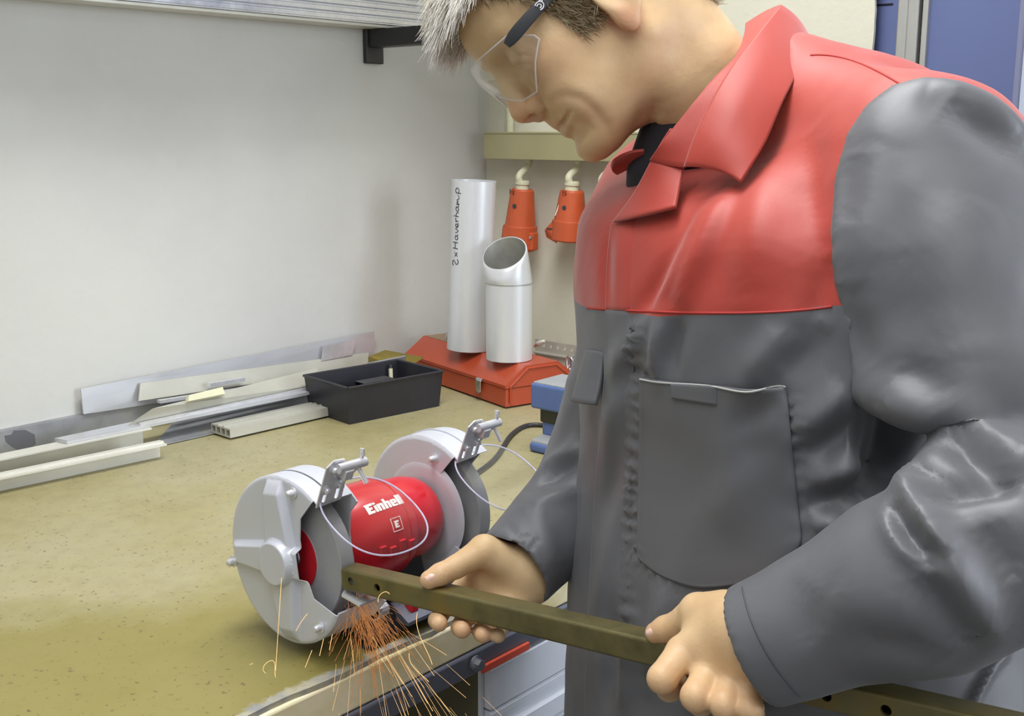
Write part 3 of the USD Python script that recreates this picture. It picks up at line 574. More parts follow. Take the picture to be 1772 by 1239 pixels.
obj('base', rbox((VX - .006, vy - .15, ZB), (VX + .11, vy - .002, ZB + .018), .006), 'vise_blue', vs)
# ------------------------------------------------------------------ bench grinder
mat('guard_grey', lin(196, 199, 207), 0.4, 0.15, var=0.02, coat=0.15)
mat('guard_inside', lin(70, 70, 72), 0.6)
mat('wheel_grey', lin(150, 151, 153), 0.85, var=0.04, vscale=60, bump=0.2, bscale=900)
mat('wheel_label', lin(190, 26, 40), 0.5)
mat('motor_red', lin(196, 26, 40), 0.28, var=0.03, coat=0.35)
mat('print_white', lin(244, 236, 228), 0.5)
mat('zinc_bright', lin(216, 217, 222), 0.28, 0.45, var=0.08, vscale=60)
mat('rubber', lin(26, 26, 28), 0.7)
def pane(name, tint, ior, edge=None):
    n = {'t': ('transparent_bsdf', {'color': tint}), 'g': ('glossy_bsdf', {'roughness': 0.06, 'color': (1, 1, 1)}), 'l': ('layer_weight', {'blend': 0.5}), 'p': ('math', {'math_type': 'power', 'value2': 4.0}), 'a': ('math', {'math_type': 'multiply_add', 'value2': ior, 'value3': 0.02}), 'm': ('mix_closure', {})}
    M[name] = usdkit.material(stage, '/World/Looks/' + name, n, [('l.facing', 'p.value1'), ('p.value', 'a.value1'), ('a.value', 'm.fac'), ('t.BSDF', 'm.closure1'), ('g.BSDF', 'm.closure2')], surface='m.closure')
pane('clear_shield', (0.965, 0.965, 0.968), 0.5)
mat('shield_edge', lin(206, 206, 232), 0.15, alpha=0.6)

GX, GY, GZ = 0.7175, 0.932, 1.0075
def G(x, s, t): return np.array([GX + x, GY - s, GZ + t])            # x along the axle, s towards the worker, t up (metres)
RG = 0.0925
opening = Polygon([(63, 140), (63, 90), (30, 53), (28, 29), (34, -12), (40, -17), (47, -31), (86, -41), (140, -41), (140, 140)])
disc = Point(0, 0).buffer(RG * 1000, 96)
face = disc.difference(opening)
def relief(s, t):
    """Pressed star of the outer cover, height in mm towards the outside."""
    r = np.hypot(s, t); a = np.arctan2(t, s); h = np.zeros_like(r)
    for ang, w0, w1 in ((97, 26, 15), (187, 22, 13), (277, 26, 14), (5, 20, 15)):
        d = (a - math.radians(ang) + PI) % (2 * PI) - PI; u = r * np.cos(d); v = r * np.sin(d)
        w = w0 + (w1 - w0) * np.clip(u / 85, 0, 1)
        k = np.clip((w - np.abs(v)) / 5.0, 0, 1) * (u > 0); k = k * k * (3 - 2 * k)
        h = np.maximum(h, 8.5 * k * np.clip((88 - u) / 14, 0, 1) ** 0.7)
    k = np.clip((29 - r) / 6.0, 0, 1); h = np.maximum(h, 16.5 * k * k * (3 - 2 * k))
    k = np.clip((RG * 1000 - r) / 5.0, 0, 1); h = (h + 2.0) * np.sqrt(np.clip(1 - (1 - k) ** 2, 0, 1))
    return h
def cover(poly, height, thick, step=1.6):
    """A pressed sheet: polygon in (s, t) mm, outside at -x raised by height(s, t); returns world mesh."""
    ring = np.array(poly.exterior.segmentize(step).coords)[:-1]
    x0, y0, x1, y1 = poly.bounds; gx_, gy_ = np.meshgrid(np.arange(x0, x1, step), np.arange(y0, y1, step * .87)); gx_[1::2] += step / 2
    from shapely import contains_xy
    ins = contains_xy(poly.buffer(-step * .6), gx_, gy_)
    P = np.vstack([ring, np.stack([gx_[ins], gy_[ins]], 1)]); tri = Delaunay(P).simplices
    c = P[tri].mean(1); tri = tri[contains_xy(poly, c[:, 0], c[:, 1])]
    h = height(P[:, 0], P[:, 1]); n = len(P)
    e = P[tri]; flip = np.cross(e[:, 1] - e[:, 0], e[:, 2] - e[:, 0]) < 0; tri[flip] = tri[flip][:, ::-1]
    f_ = np.stack([-h, P[:, 0], P[:, 1]], 1) / 1000; b_ = f_ + [thick, 0, 0]
    V = np.vstack([f_, b_]); W = np.stack([GX + V[:, 0], GY - V[:, 1], GZ + V[:, 2]], 1)
    F = [tri, tri[:, ::-1] + n]; k = len(ring); i = np.arange(k); j = (i + 1) % k
    F += [np.stack([i, i + n, j], 1), np.stack([j, i + n, j + n], 1)]
    m = trimesh.Trimesh(W, np.vstack(F), process=False)
    if m.volume < 0: m.invert()
    return m
def arc_band(r0, r1, x0, x1, a0, a1, n=80):
    a = np.radians(np.linspace(a0, a1, n)); v, f = [], []
    for q in a:
        for x, r in ((x0, r0), (x0, r1), (x1, r1), (x1, r0)): v.append(G(x, r * math.cos(q), r * math.sin(q)))
    for i in range(n - 1):
        for k in range(4):
            p, q_ = i * 4 + k, i * 4 + (k + 1) % 4; f += [(p, q_, q_ + 4), (p, q_ + 4, p + 4)]
    f += [(0, 2, 1), (0, 3, 2), (4 * n - 4, 4 * n - 3, 4 * n - 2), (4 * n - 4, 4 * n - 2, 4 * n - 1)]
    m = trimesh.Trimesh(np.array(v), np.array(f), process=False)
    if m.volume < 0: m.invert()
    return m
def dome_screw(p, axis, r=.0042, h=.006):
    axis = np.array(axis, float)
    m = lathe([(0, h), (r * .55, h), (r * .9, h * .8), (r, h * .45), (r, 0), (r * 1.5, 0), (r * 1.5, -.0012), (0, -.0012)][::-1], p, axis, 18)
    return cat([m, rbox_at(p + axis * h, axis, r)])
def rbox_at(p, axis, r):
    x = np.cross(axis, [.2, .5, .84]); return xf(trimesh.creation.box([r * 1.3, r * .3, .0008]), frame(x, axis), p)
gr = thing('bench_grinder', 'grey double-wheel bench grinder with red motor housing grinding on the bench', 'bench grinder', (GX + .15, GY, ZB))
ARC = (55, 335)                                                       # degrees round the wheel that the guards cover
ca0, ca1 = 53, 360 - 24
def guard_pair(x_out, x_in, d):
    """x_out: outside face; x_in: inside face; d = +1 if the outside looks towards -x."""
    pass
# left guard: pressed outer cover (towards the camera), rim, inner housing
g1 = obj('guard_cover', cover(face, relief, 0.0014), 'guard_grey', gr, smooth=40)
obj('cover_rim', arc_band(RG - .0014, RG, 0.0002, 0.021, ca0, ca1), 'guard_grey', g1, smooth=30)
obj('rim_gap', arc_band(RG - .004, RG - .0022, 0.019, 0.026, ca0, ca1), 'black_plastic', g1)
for s_, t_ in ((21, 80), (-90.0, -24), (58, -59)):
    big = (s_ < -80)
    obj('cover_screw', dome_screw(G(-0.0035, s_ / 1000, t_ / 1000), (-1, 0, 0), .0040 if not big else .0044, .0075), 'zinc_bright', g1, smooth=35)
h1_ = obj('guard_housing', cat([arc_band(RG - .0014, RG + .0006, 0.023, 0.047, ca0, ca1)]), 'guard_grey', gr, smooth=30)
flat0 = lambda s, t: np.zeros_like(s)
inner_face = disc.difference(affinity.translate(opening, 22, 0))
obj('housing_plate', xf(cover(inner_face, flat0, .002, 3), loc=(.047, 0, 0)), 'guard_grey', h1_, smooth=30)
# right guard: flat inner plate towards the camera with the motor flange, outer pressed cover behind
XR = 0.2105
plate2 = cover(face, lambda s, t: 2.0 * np.sqrt(np.clip(1 - (1 - np.clip((RG * 1000 - np.hypot(s, t)) / 4, 0, 1)) ** 2, 0, 1)), .0014, 2.4)
g2 = obj('guard_plate', xf(plate2, loc=(XR, 0, 0)), 'guard_grey', gr, smooth=40)
obj('plate_rim', arc_band(RG - .0014, RG + .0004, XR + .0003, XR + .030, ca0, ca1), 'guard_grey', g2, smooth=30)
obj('plate_screw', dome_screw(G(XR - .003, .021, .070), (-1, 0, 0), .004, .008), 'zinc_bright', g2, smooth=35)
obj('rim_gap', arc_band(RG - .004, RG - .0022, XR + .029, XR + .033, ca0, ca1), 'black_plastic', g2)
mir = cover(face, relief, .0014, 2.2); mv = np.array(mir.vertices); mv[:, 0] = 2 * GX - mv[:, 0]
mir = trimesh.Trimesh(mv + (XR + .052, 0, 0), mir.faces[:, ::-1], process=False)
g3 = obj('guard_cover', mir, 'guard_grey', gr, smooth=40)
obj('cover_rim', arc_band(RG - .0014, RG, XR + .0315, XR + .052, ca0, ca1), 'guard_grey', g3, smooth=30)
obj('rim_edge', arc_band(RG - .0026, RG + .0022, XR + .0285, XR + .0315, 62, 150), 'guard_grey', g3, smooth=30)
obj('flange', lathe([(.066, .0005), (.064, -.0006), (.060, -.0022), (.054, -.003), (.02, -.003), (0, -.003)][::-1], G(XR, 0, 0), (1, 0, 0), 64), 'guard_grey', g2, smooth=30)
# the wheels
for x0, nm in ((.013, 'grinding_wheel'), (XR + .017, 'grinding_wheel')):
    w_ = obj(nm, lathe([(.006, 0), (.0365, 0), (.037, .0006), (.0742, .0006), (.075, .0014), (.075, .0186), (.0742, .0195), (.006, .0195)], G(x0, 0, 0), (1, 0, 0), 96), 'wheel_grey', gr, smooth=30)
    obj('paper_washer', lathe([(.008, .0), (.0362, .0), (.0362, .0011), (.008, .0011)], G(x0 - .0012, 0, 0), (1, 0, 0), 64), 'wheel_label', w_)
    obj('clamp_flange', lathe([(0, -.004), (.006, -.004), (.009, -.002), (.010, 0), (0, 0)], G(x0 - .0012, 0, 0), (1, 0, 0), 40), 'bolt_steel', w_, smooth=30)
# motor
mp = [(0, .048), (.047, .048), (.0515, .053), (.0545, .066), (.0572, .09), (.0580, .112), (.0572, .134), (.0545, .146), (.0525, .1475), (.0515, .1485), (.0505, .1500), (.0505, .166), (.0495, .180), (.046, .193), (.041, .2012), (0, .2012)]
mo = obj('motor_housing', lathe(mp, G(0, 0, 0), (1, 0, 0), 96), 'motor_red', gr, smooth=28)
def rad_at(x): 
    q = np.array(mp[1:-1]); return np.interp(x, q[:, 1], q[:, 0])
def wrap(mesh, xa, phi, lift=.0003):
    """Bends a flat mesh (u along the axle, v up along the skin, w outwards) on to the motor at axle position xa and angle phi."""
    m = tm(mesh).copy(); v = np.array(m.vertices); x = xa + v[:, 0]; r = rad_at(x) + lift + v[:, 2]; a = phi + v[:, 1] / .056
    m.vertices = np.stack([GX + x, GY - r * np.cos(a), GZ + r * np.sin(a)], 1); return m
# lettering and emblem printed on the housing (flat print as thin raised skin)
def gpoly(pts): return Polygon(pts)
def letters():
    """Heavy slab lettering: unit = cap height, returns (polygon, advance) per letter."""
    S = .30
    E = gpoly([(0, 0), (.78, 0), (.84, .24), (.40, .24), (.40, .38), (.66, .38), (.70, .60), (.40, .60), (.40, .74), (.82, .74), (.86, 1), (-.06, 1), (.02, .76), (.0, .5)])
    i = unary_union([gpoly([(0, 0), (S, 0), (S, .66), (0, .66)]), gpoly([(0, .76), (S, .76), (S, .97), (0, .97)])])
    n = unary_union([gpoly([(0, 0), (S, 0), (S, .70), (0, .70)]), gpoly([(.42, 0), (.42 + S, 0), (.42 + S, .60), (.62, .70), (0, .70), (0, .50), (.42, .50)])])
    h = unary_union([gpoly([(0, 0), (S, 0), (S, 1), (0, 1)]), gpoly([(.42, 0), (.42 + S, 0), (.42 + S, .60), (.62, .70), (.2, .70), (.2, .50), (.42, .50)])])
    e = gpoly([(0, .08), (.1, 0), (.7, 0), (.7, .17), (.30, .17), (.30, .27), (.72, .27), (.72, .62), (.62, .70), (.1, .70), (0, .62)]).difference(gpoly([(.30, .42), (.44, .42), (.44, .54), (.30, .54)]))
    l = gpoly([(0, 0), (S, 0), (S, 1), (0, 1)])
    return [(E, .90), (i, .36), (n, .80), (h, .80), (e, .79), (l, .36), (l, .36)]
def fine(poly, s, depth=.0004):
    """Extruded polygon cut into short pieces so that it can bend round the motor."""
    poly = affinity.scale(poly, s, s, origin=(0, 0)); x0, y0, x1, y1 = poly.bounds; out = []
    for yy_ in np.arange(y0, y1, .0016):
        g = poly.intersection(Polygon([(x0 - 1, yy_), (x1 + 1, yy_), (x1 + 1, yy_ + .0016), (x0 - 1, yy_ + .0016)]))
        for q in getattr(g, 'geoms', [g]):
            if q.geom_type == 'Polygon' and q.area > 1e-10: out.append(trimesh.creation.extrude_polygon(q.segmentize(.003), depth, engine='earcut'))
    return cat(out)
cx, words = 0.0, []
LT = letters(); total = sum(a for _, a in LT); sc_ = .0535 / total
for p, a in LT: words.append(affinity.translate(p, cx, 0)); cx += a
obj('brand_lettering', wrap(fine(unary_union(words), sc_ * 1.0), .083, math.radians(41.5)), 'print_white', mo, label='white lettering printed on the red housing')
sq = Polygon([(-.5, -.5), (.5, -.5), (.5, .5), (-.5, .5)]); frm = sq.difference(affinity.scale(sq, .91, .91))
obj('emblem', wrap(cat([fine(frm, .0148), fine(affinity.translate(affinity.scale(LT[0][0], .52, .52, origin=(0, 0)), -.22, -.26), .0148)]), .1138, math.radians(22)), 'print_white', mo, label='white square outline with a block letter E')
# ventilation ribs on the lower front of the housing
vr = []
for k in range(4):
    xa = .088 + .0145 * k
    vr.append(wrap(rbox((xa - xa - .0045, -.006, -.001), (.0045, .006, .0035), .0012), xa, math.radians(-2 - (k % 2) * 4)))
for k, v_ in enumerate(vr): obj('vent_rib', v_, 'motor_red', mo, smooth=30)
obj('seam', lathe([(.0576, -.0006), (.0582, 0), (.0576, .0006)], G(.134, 0, 0), (1, 0, 0), 96), 'motor_red', mo)
# base
obj('base', [hull(np.vstack([rbox(G(.060, -.062, -.100), G(.195, .066, -.094), .004).vertices, rbox(G(.070, -.05, -.086), G(.185, .052, -.070), .004).vertices]))], 'black_plastic', gr, smooth=30)
obj('pedestal', hull(np.vstack([rbox(G(.08, -.04, -.074), G(.175, .04, -.07), .003).vertices, rbox(G(.085, -.036, -.04), G(.17, .036, -.03), .003).vertices])), 'black_plastic', gr)
for a in (.068, .187):
    for b in (-.054, .056): obj('rubber_foot', cyl(G(a, b, -.1075), G(a, b, -.0995), .009, 18, .0075), 'rubber', gr)
swp = hull(np.array([G(a, b, c_) for a in (.105, .165) for b, c_ in ((.050, -.070), (.078, -.086), (.078, -.090), (.05, -.09))]))
sp_ = obj('switch_plate', swp, 'bench_rail', gr)
obj('switch', rbox(G(.118, .058, -.082), G(.13, .070, -.071), .002), 'wheel_label', sp_, smooth=30, label='red rocker switch')
# cable
cp = [G(.15, -.055, -.085), G(.17, -.085, -.10), onz(826, 818, ZB + .005), onz(852, 798, ZB + .005), onz(875, 766, ZB + .005), onz(895, 744, ZB + .005), onz(920, 735, ZB + .005), onz(950, 737, ZB + .005), onz(985, 752, ZB + .005)]
cpp = spline(cp, 70); cpp[:, 2] = np.maximum(cpp[:, 2], ZB + .0044)
obj('power_cable', tube(cpp, .0042, 10), 'cable_black', gr, smooth=True)
# eye shields with their brackets, tool rests
def shield(dx, c_s, c_t, c_x):
    O = lambda x, s, t: G(dx + x, s, t)
    slope = np.array([0, -.021, .051]); slope /= np.linalg.norm(slope)              # up along the bracket plate (world)
    base = O(-.002, .0555, .0715)
    nrm = np.cross((1, 0, 0), slope); nrm *= np.sign(nrm[1]) * -1                    # towards the worker
    T = np.eye(4); T[:3, 0] = (1, 0, 0); T[:3, 1] = slope; T[:3, 2] = np.cross((1, 0, 0), slope); T[:3, 3] = base
    front = T[:3, 2] if T[1, 2] < 0 else -T[:3, 2]
    pl_ = Polygon([(0, 0), (.033, .002), (.031, .046), (.025, .049), (.022, .056), (.008, .057), (0, .05)])
    for x_ in (.0075, .0245): pl_ = pl_.difference(LineString([(x_, .008), (x_, .024)]).buffer(.0026))
    sh = obj('shield_bracket', prism(pl_, T, .0016), 'zinc_bright', gr)
    loc_ = lambda u, v, w: base + u * np.array([1.0, 0, 0]) + v * slope + w * front
    for u, v in ((.0075, .021), (.0245, .024), (.010, .046)): obj('bracket_screw', dome_screw(loc_(u, v, .0022), front, .0038, .0045), 'zinc_bright', sh, smooth=35)
    obj('clamp', [rbox((-.006, -.006, 0), (.006, .006, .013), .0015).apply_transform(T).apply_translation(loc_(.022, .043, .001) - base), cyl(loc_(.010, .050, .007), loc_(.047, .050, .007), .0052, 16)], 'zinc_bright', sh, smooth=35)
    obj('wing_screw', [cyl(loc_(.042, .050, .006), loc_(.042, .062, .004), .0022, 10), rbox((-.0012, -.003, -.004), (.0012, .003, .004), .0008).apply_translation(loc_(.042, .061, .004))], 'zinc_bright', sh)
    obj('hinge_arm', [cyl(loc_(.020, .030, .006), loc_(.036, .048, .008), .0028, 10), cyl(loc_(.036, .048, .008), loc_(.041, .034, .022), .0024, 10)], 'zinc_bright', sh)
    b = math.radians(-30); w_ = np.array([0, -math.cos(b), math.sin(b)]); C_ = O(c_x, c_s, c_t)
    th_ = np.linspace(0, 2 * PI, 120, endpoint=False); R_ = .057
    rr = R_ * (1 - .03 * np.cos(4 * th_))
    P = np.stack([rr * np.cos(th_), rr * np.sin(th_)], 1); poly = Polygon(P)
    T2 = np.eye(4); T2[:3, 0] = (1, 0, 0); T2[:3, 1] = w_; T2[:3, 2] = np.cross((1, 0, 0), w_); T2[:3, 3] = C_ - T2[:3, 2] * .001
    es = obj('eye_shield', prism(poly, T2, .002), 'clear_shield', gr, label='clear rounded plastic eye shield')
    ringp = np.vstack([P, P[:1]]); 
    obj('shield_edge', tube([C_ + np.array([1.0, 0, 0]) * a_ + w_ * b_ for a_, b_ in ringp], .0011, 6), 'shield_edge', es, smooth=True)
shield(0.0, .090, .058, .0480)
shield(XR, .088, .050, .0420)
def rest(dx):
    O = lambda x, s, t: G(dx + x, s, t)
    tp_ = Polygon([(0, 0), (.030, 0), (.030, .028), (.021, .034), (.021, .012), (.009, .012), (.009, .034), (0, .028)])
    T = np.eye(4); up_ = np.array([0, .9, .12]); up_ /= np.linalg.norm(up_)
    T[:3, 0] = (1, 0, 0); T[:3, 1] = up_; T[:3, 2] = np.cross((1, 0, 0), up_); T[:3, 3] = O(.008, .108, -.026)
    r = obj('tool_rest', prism(tp_, T, .0025), 'zinc_bright', gr)
    obj('rest_arm', hull(np.array([O(a, b, c_) for a in (.034, .036) for b, c_ in ((.104, -.022), (.118, -.025), (.100, -.046), (.084, -.052), (.078, -.046))])), 'guard_grey', r)
    obj('rest_knob', [cyl(O(.036, .098, -.044), O(.052, .098, -.044), .0075, 12), cyl(O(.036, .098, -.044), O(.041, .098, -.044), .010, 6)], 'zinc_bright', r)
rest(0.0); rest(XR + .004)
obj('spark_guard', arc_band(RG - .001, RG + .0004, .0005, .046, -66, -24, 24), 'guard_grey', gr, smooth=30)

# ------------------------------------------------------------------ the square bar held against the wheel
mat('bar_olive', lin(108, 102, 74), 0.42, 0.35, ramp=[(0.3, lin(82, 78, 48)), (0.5, lin(104, 97, 62)), (0.68, lin(114, 98, 50)), (0.8, lin(98, 93, 64))], vscale=22, rvar=0.1, bump=0.06, bscale=200)
BW = .0235
B0 = np.array([.7285, .8545, 1.0145]); B1 = atd(1095, 1101, .945)                 # near upper edge of the bar at the wheel and further back
bd_ = (B1 - B0) / np.linalg.norm(B1 - B0); bup = np.array([0, 0, 1.0]); bup -= bd_ * (bup @ bd_); bup /= np.linalg.norm(bup)
bsd = np.cross(bd_, bup); bsd *= np.sign(bsd[0])                                  # away from the camera (+x)
def BP(l, a, b): return B0 + bd_ * l + bsd * a - bup * b                            # along the bar, across its top, down its face
BL = .70
sqr = Polygon([(0, 0), (BW, 0), (BW, BW), (0, BW)]); rs = affinity.scale(sqr, (BW - .006) / BW, (BW - .006) / BW).buffer(.003, 6)
ins_ = affinity.scale(sqr, (BW - .0085) / BW, (BW - .0085) / BW).buffer(.0015, 4); tubep = rs.difference(ins_)
Tb = np.eye(4); Tb[:3, 0] = bsd; Tb[:3, 1] = -bup; Tb[:3, 2] = np.cross(bsd, -bup); Tb[:3, 3] = B0
sg = np.sign(Tb[:3, 2] @ bd_)
barm = xf(trimesh.creation.extrude_polygon(tubep, BL, engine='earcut'), None)
bv = np.array(barm.vertices); bm_ = trimesh.Trimesh(B0 + bv[:, :1] * bsd - bv[:, 1:2] * bup + bv[:, 2:] * bd_, barm.faces, process=False)
if bm_.volume < 0: bm_.invert()
def MF(m): m = tm(m); return Manifold(manifold3d.Mesh(np.asarray(m.vertices, np.float32), np.asarray(m.faces, np.uint32)))
bm_.merge_vertices(); mf = MF(bm_)
for l, in ((.013,), (.052,), (.53,), (.575,), (.62,)): 
    mf = mf - MF(cyl(BP(l, -.01, BW / 2), BP(l, BW + .01, BW / 2), .0042, 28))
sb = thing('steel_bar', 'olive-brown square steel tube with drilled holes held against the grinding wheel', 'bar', BP(.3, BW / 2, BW))
obj('tube', tm(mf), 'bar_olive', sb, smooth=25)
# ------------------------------------------------------------------ implicit modelling: signed distances on a grid, meshed with surface nets
class Grid:
    def __init__(s, lo, hi, h):
        s.lo, s.h = np.array(lo, float), h; s.n = np.ceil((np.array(hi, float) - s.lo) / h).astype(int) + 1
        ax = [np.float32(s.lo[k]) + np.float32(h) * np.arange(s.n[k], dtype=np.float32) for k in range(3)]
        s.X, s.Y, s.Z = ax[0][:, None, None], ax[1][None, :, None], ax[2][None, None, :]
def cone(g, a, b, ra, rb):
    a, b = np.array(a, np.float32), np.array(b, np.float32); d = b - a; L2 = max(float(d @ d), 1e-12)
    t = np.clip(((g.X - a[0]) * d[0] + (g.Y - a[1]) * d[1] + (g.Z - a[2]) * d[2]) / np.float32(L2), 0, 1)
    return np.sqrt((g.X - a[0] - t * d[0]) ** 2 + (g.Y - a[1] - t * d[1]) ** 2 + (g.Z - a[2] - t * d[2]) ** 2) - (np.float32(ra) + t * np.float32(rb - ra))
def ell(g, c, r, R=None):
    dx, dy, dz = g.X - np.float32(c[0]), g.Y - np.float32(c[1]), g.Z - np.float32(c[2])
    if R is not None: dx, dy, dz = (np.float32(R[0, k]) * dx + np.float32(R[1, k]) * dy + np.float32(R[2, k]) * dz for k in range(3))
    k = np.sqrt((dx / np.float32(r[0])) ** 2 + (dy / np.float32(r[1])) ** 2 + (dz / np.float32(r[2])) ** 2)
    return (k - 1) * np.float32(min(r))
def smin(a, b, k): 
    h = np.clip(k - np.abs(a - b), 0, None) / k; return np.minimum(a, b) - h * h * np.float32(k / 4)
def smax(a, b, k): return -smin(-a, -b, k)
def nets(F, g):
    """Surface nets: one vertex per cell that the surface crosses, one quad per crossed grid edge."""
    F = F.copy(); big = np.float32(abs(g.h))
    for k in range(3):
        for q in (0, -1): sl = [slice(None)] * 3; sl[k] = q; F[tuple(sl)] = np.maximum(F[tuple(sl)], big)
    s = F < 0; n = np.array(F.shape)
    c = s[:-1, :-1, :-1].astype(np.int8)
    for dx, dy, dz in list(np.ndindex(2, 2, 2))[1:]: c = c + s[dx:n[0] - 1 + dx, dy:n[1] - 1 + dy, dz:n[2] - 1 + dz]
    act = (c > 0) & (c < 8); idx = np.full(act.shape, -1, np.int64); ijk = np.argwhere(act); idx[act] = np.arange(len(ijk))
    acc, cnt = np.zeros((len(ijk), 3)), np.zeros(len(ijk)); cor = list(np.ndindex(2, 2, 2))
    val = {o: F[ijk[:, 0] + o[0], ijk[:, 1] + o[1], ijk[:, 2] + o[2]].astype(float) for o in cor}
    for o in cor:
        for k in range(3):
            if o[k] == 0:
                q = list(o); q[k] = 1; q = tuple(q); a, b = val[o], val[q]; m = (a < 0) != (b < 0)
                t = np.where(m, a / np.where(m, a - b, 1), 0); p = np.array(o, float)[None] + t[:, None] * np.eye(3)[k]
                acc[m] += p[m]; cnt[m] += 1
    V = g.lo + g.h * (ijk + acc / cnt[:, None]); Q = []
    for k in range(3):
        u, v = (k + 1) % 3, (k + 2) % 3
        sl0 = [slice(None)] * 3; sl1 = [slice(None)] * 3; sl0[k] = slice(0, -1); sl1[k] = slice(1, None)
        ch = s[tuple(sl0)] != s[tuple(sl1)]; e = np.argwhere(ch); ok = (e[:, u] > 0) & (e[:, v] > 0) & (e[:, u] < n[u] - 1) & (e[:, v] < n[v] - 1); e = e[ok]
        neg = s[tuple(sl0)][tuple(e.T)]
        def at(du, dv): q = e.copy(); q[:, u] += du; q[:, v] += dv; return idx[tuple(q.T)]
        q = np.stack([at(-1, -1), at(0, -1), at(0, 0), at(-1, 0)], 1); q[~neg] = q[~neg][:, ::-1]; Q.append(q)
    Q = np.vstack(Q); return trimesh.Trimesh(V, np.vstack([Q[:, [0, 1, 2]], Q[:, [0, 2, 3]]]), process=False)
def keep_big(m):
    p = trimesh.graph.connected_components(m.edges, nodes=np.arange(len(m.vertices)))
    big = max(p, key=len); k = np.zeros(len(m.vertices), bool); k[big] = True
    m.update_faces(k[m.faces].all(1)); m.remove_unreferenced_vertices(); return m
def relax(m, n=4, lam=.5, nu=.52):
    """Taubin smoothing: rounds the grid steps without shrinking."""
    from scipy.sparse import coo_matrix
    v, f = np.array(m.vertices), np.asarray(m.faces); e = np.vstack([f[:, [0, 1]], f[:, [1, 2]], f[:, [2, 0]]]); e = np.vstack([e, e[:, ::-1]])
    A = coo_matrix((np.ones(len(e)), (e[:, 0], e[:, 1])), shape=(len(v), len(v))).tocsr(); A.data[:] = 1; d = np.maximum(np.asarray(A.sum(1)), 1)
    for i in range(n): v = v + lam * (A @ v / d - v); v = v - nu * (A @ v / d - v)
    m.vertices = v; return m
def vnormals(m):
    v, f = np.asarray(m.vertices), np.asarray(m.faces); n = np.zeros_like(v); c = np.cross(v[f[:, 1]] - v[f[:, 0]], v[f[:, 2]] - v[f[:, 0]])
    for k in range(3): np.add.at(n, f[:, k], c)
    return n / (np.linalg.norm(n, axis=1, keepdims=True) + 1e-15)

# ------------------------------------------------------------------ the worker: frame
def P_(x, y, D): return atd(x, y, D)
AL = math.radians(55)
facing = -math.sin(AL) * CR - math.cos(AL) * CF0
pleft = np.cross(UZ, facing)

sk = {'g': ('geometry', {}), 'n': ('noise_texture', {'scale': 26.0, 'detail': 4.0}), 'n2': ('noise_texture', {'scale': 420.0, 'detail': 2.0}), 'r': ('rgb_ramp', {'ramp': [(0.3, lin(198, 164, 122)), (0.5, lin(206, 174, 132)), (0.7, lin(211, 181, 140))]}),
      'a': ('attribute', {'attribute': 'flush'}), 'm': ('mix_color', {'blend_type': 'mix', 'b': lin(190, 118, 98)}), 'b': ('bump', {'strength': 0.15, 'distance': 0.001}),
      'p': ('principled_bsdf', {'roughness': 0.48, 'specular_ior_level': 0.4, 'subsurface_weight': 0.08, 'subsurface_radius': (0.012, 0.005, 0.003), 'subsurface_scale': 0.5})}
M['skin'] = usdkit.material(stage, '/World/Looks/skin', sk, [('g.position', 'n.vector'), ('g.position', 'n2.vector'), ('n.fac', 'r.fac'), ('r.color', 'm.a'), ('a.fac', 'm.fac'), ('m.result', 'p.base_color'), ('n2.fac', 'b.height'), ('b.normal', 'p.normal')], surface='p.BSDF')
mat('lip', lin(196, 136, 122), 0.45)
mat('nail', lin(226, 188, 172), 0.3)
mat('cloth_grey', lin(91, 92, 96), 0.48, var=0.05, vscale=14, bump=0.10, bscale=1400, sheen=0.08, bdist=.0006)
mat('cloth_red', lin(164, 52, 38), 0.55, var=0.05, vscale=14, bump=0.10, bscale=1400, sheen=0.22, bdist=.0006)
mat('seam_grey', lin(70, 72, 78), 0.7); mat('thread', lin(170, 170, 168), 0.7); mat('thread_red', lin(170, 50, 44), 0.7)
mat('shirt_dark', lin(34, 34, 40), 0.8)
mat('trouser_dark', lin(44, 44, 48), 0.8, var=0.08); mat('shoe_black', lin(26, 26, 28), 0.5)
mat('hair_grey', lin(168, 156, 128), 0.45); mat('hair_backlight', lin(228, 226, 220), 0.4); mat('hair_brown', lin(122, 104, 72), 0.5)  # the palest hair tone has the backlight on the forelock painted in
mat('temple_black', lin(40, 42, 46), 0.5); mat('mark_white', lin(210, 210, 212), 0.5)
ln = {'t': ('transparent_bsdf', {'color': (0.97, 0.97, 0.97)}), 'g': ('glossy_bsdf', {'roughness': 0.08}), 'd': ('diffuse_bsdf', {'color': (0.9, 0.9, 0.92)}), 'tl': ('translucent_bsdf', {'color': (0.9, 0.9, 0.92)}), 'dt': ('mix_closure', {'fac': 0.5}), 'l': ('layer_weight', {'blend': 0.5}),  # white haze mixed in at grazing angles imitates highlights on the lens
      'p': ('math', {'math_type': 'power', 'value2': 3.0}), 'a': ('math', {'math_type': 'multiply_add', 'value2': 0.5, 'value3': 0.03}), 'b': ('math', {'math_type': 'multiply_add', 'value2': 0.34, 'value3': 0.02}), 'm': ('mix_closure', {}), 'm2': ('mix_closure', {})}
M['hazed_lens'] = usdkit.material(stage, '/World/Looks/hazed_lens', ln, [('l.facing', 'p.value1'), ('p.value', 'a.value1'), ('p.value', 'b.value1'), ('a.value', 'm.fac'), ('t.BSDF', 'm.closure1'), ('g.BSDF', 'm.closure2'), ('d.BSDF', 'dt.closure1'), ('tl.BSDF', 'dt.closure2'), ('b.value', 'm2.fac'), ('m.closure', 'm2.closure1'), ('dt.closure', 'm2.closure2')], surface='m2.closure')
mat('lens_rim', lin(226, 226, 228), 0.2, alpha=0.4)

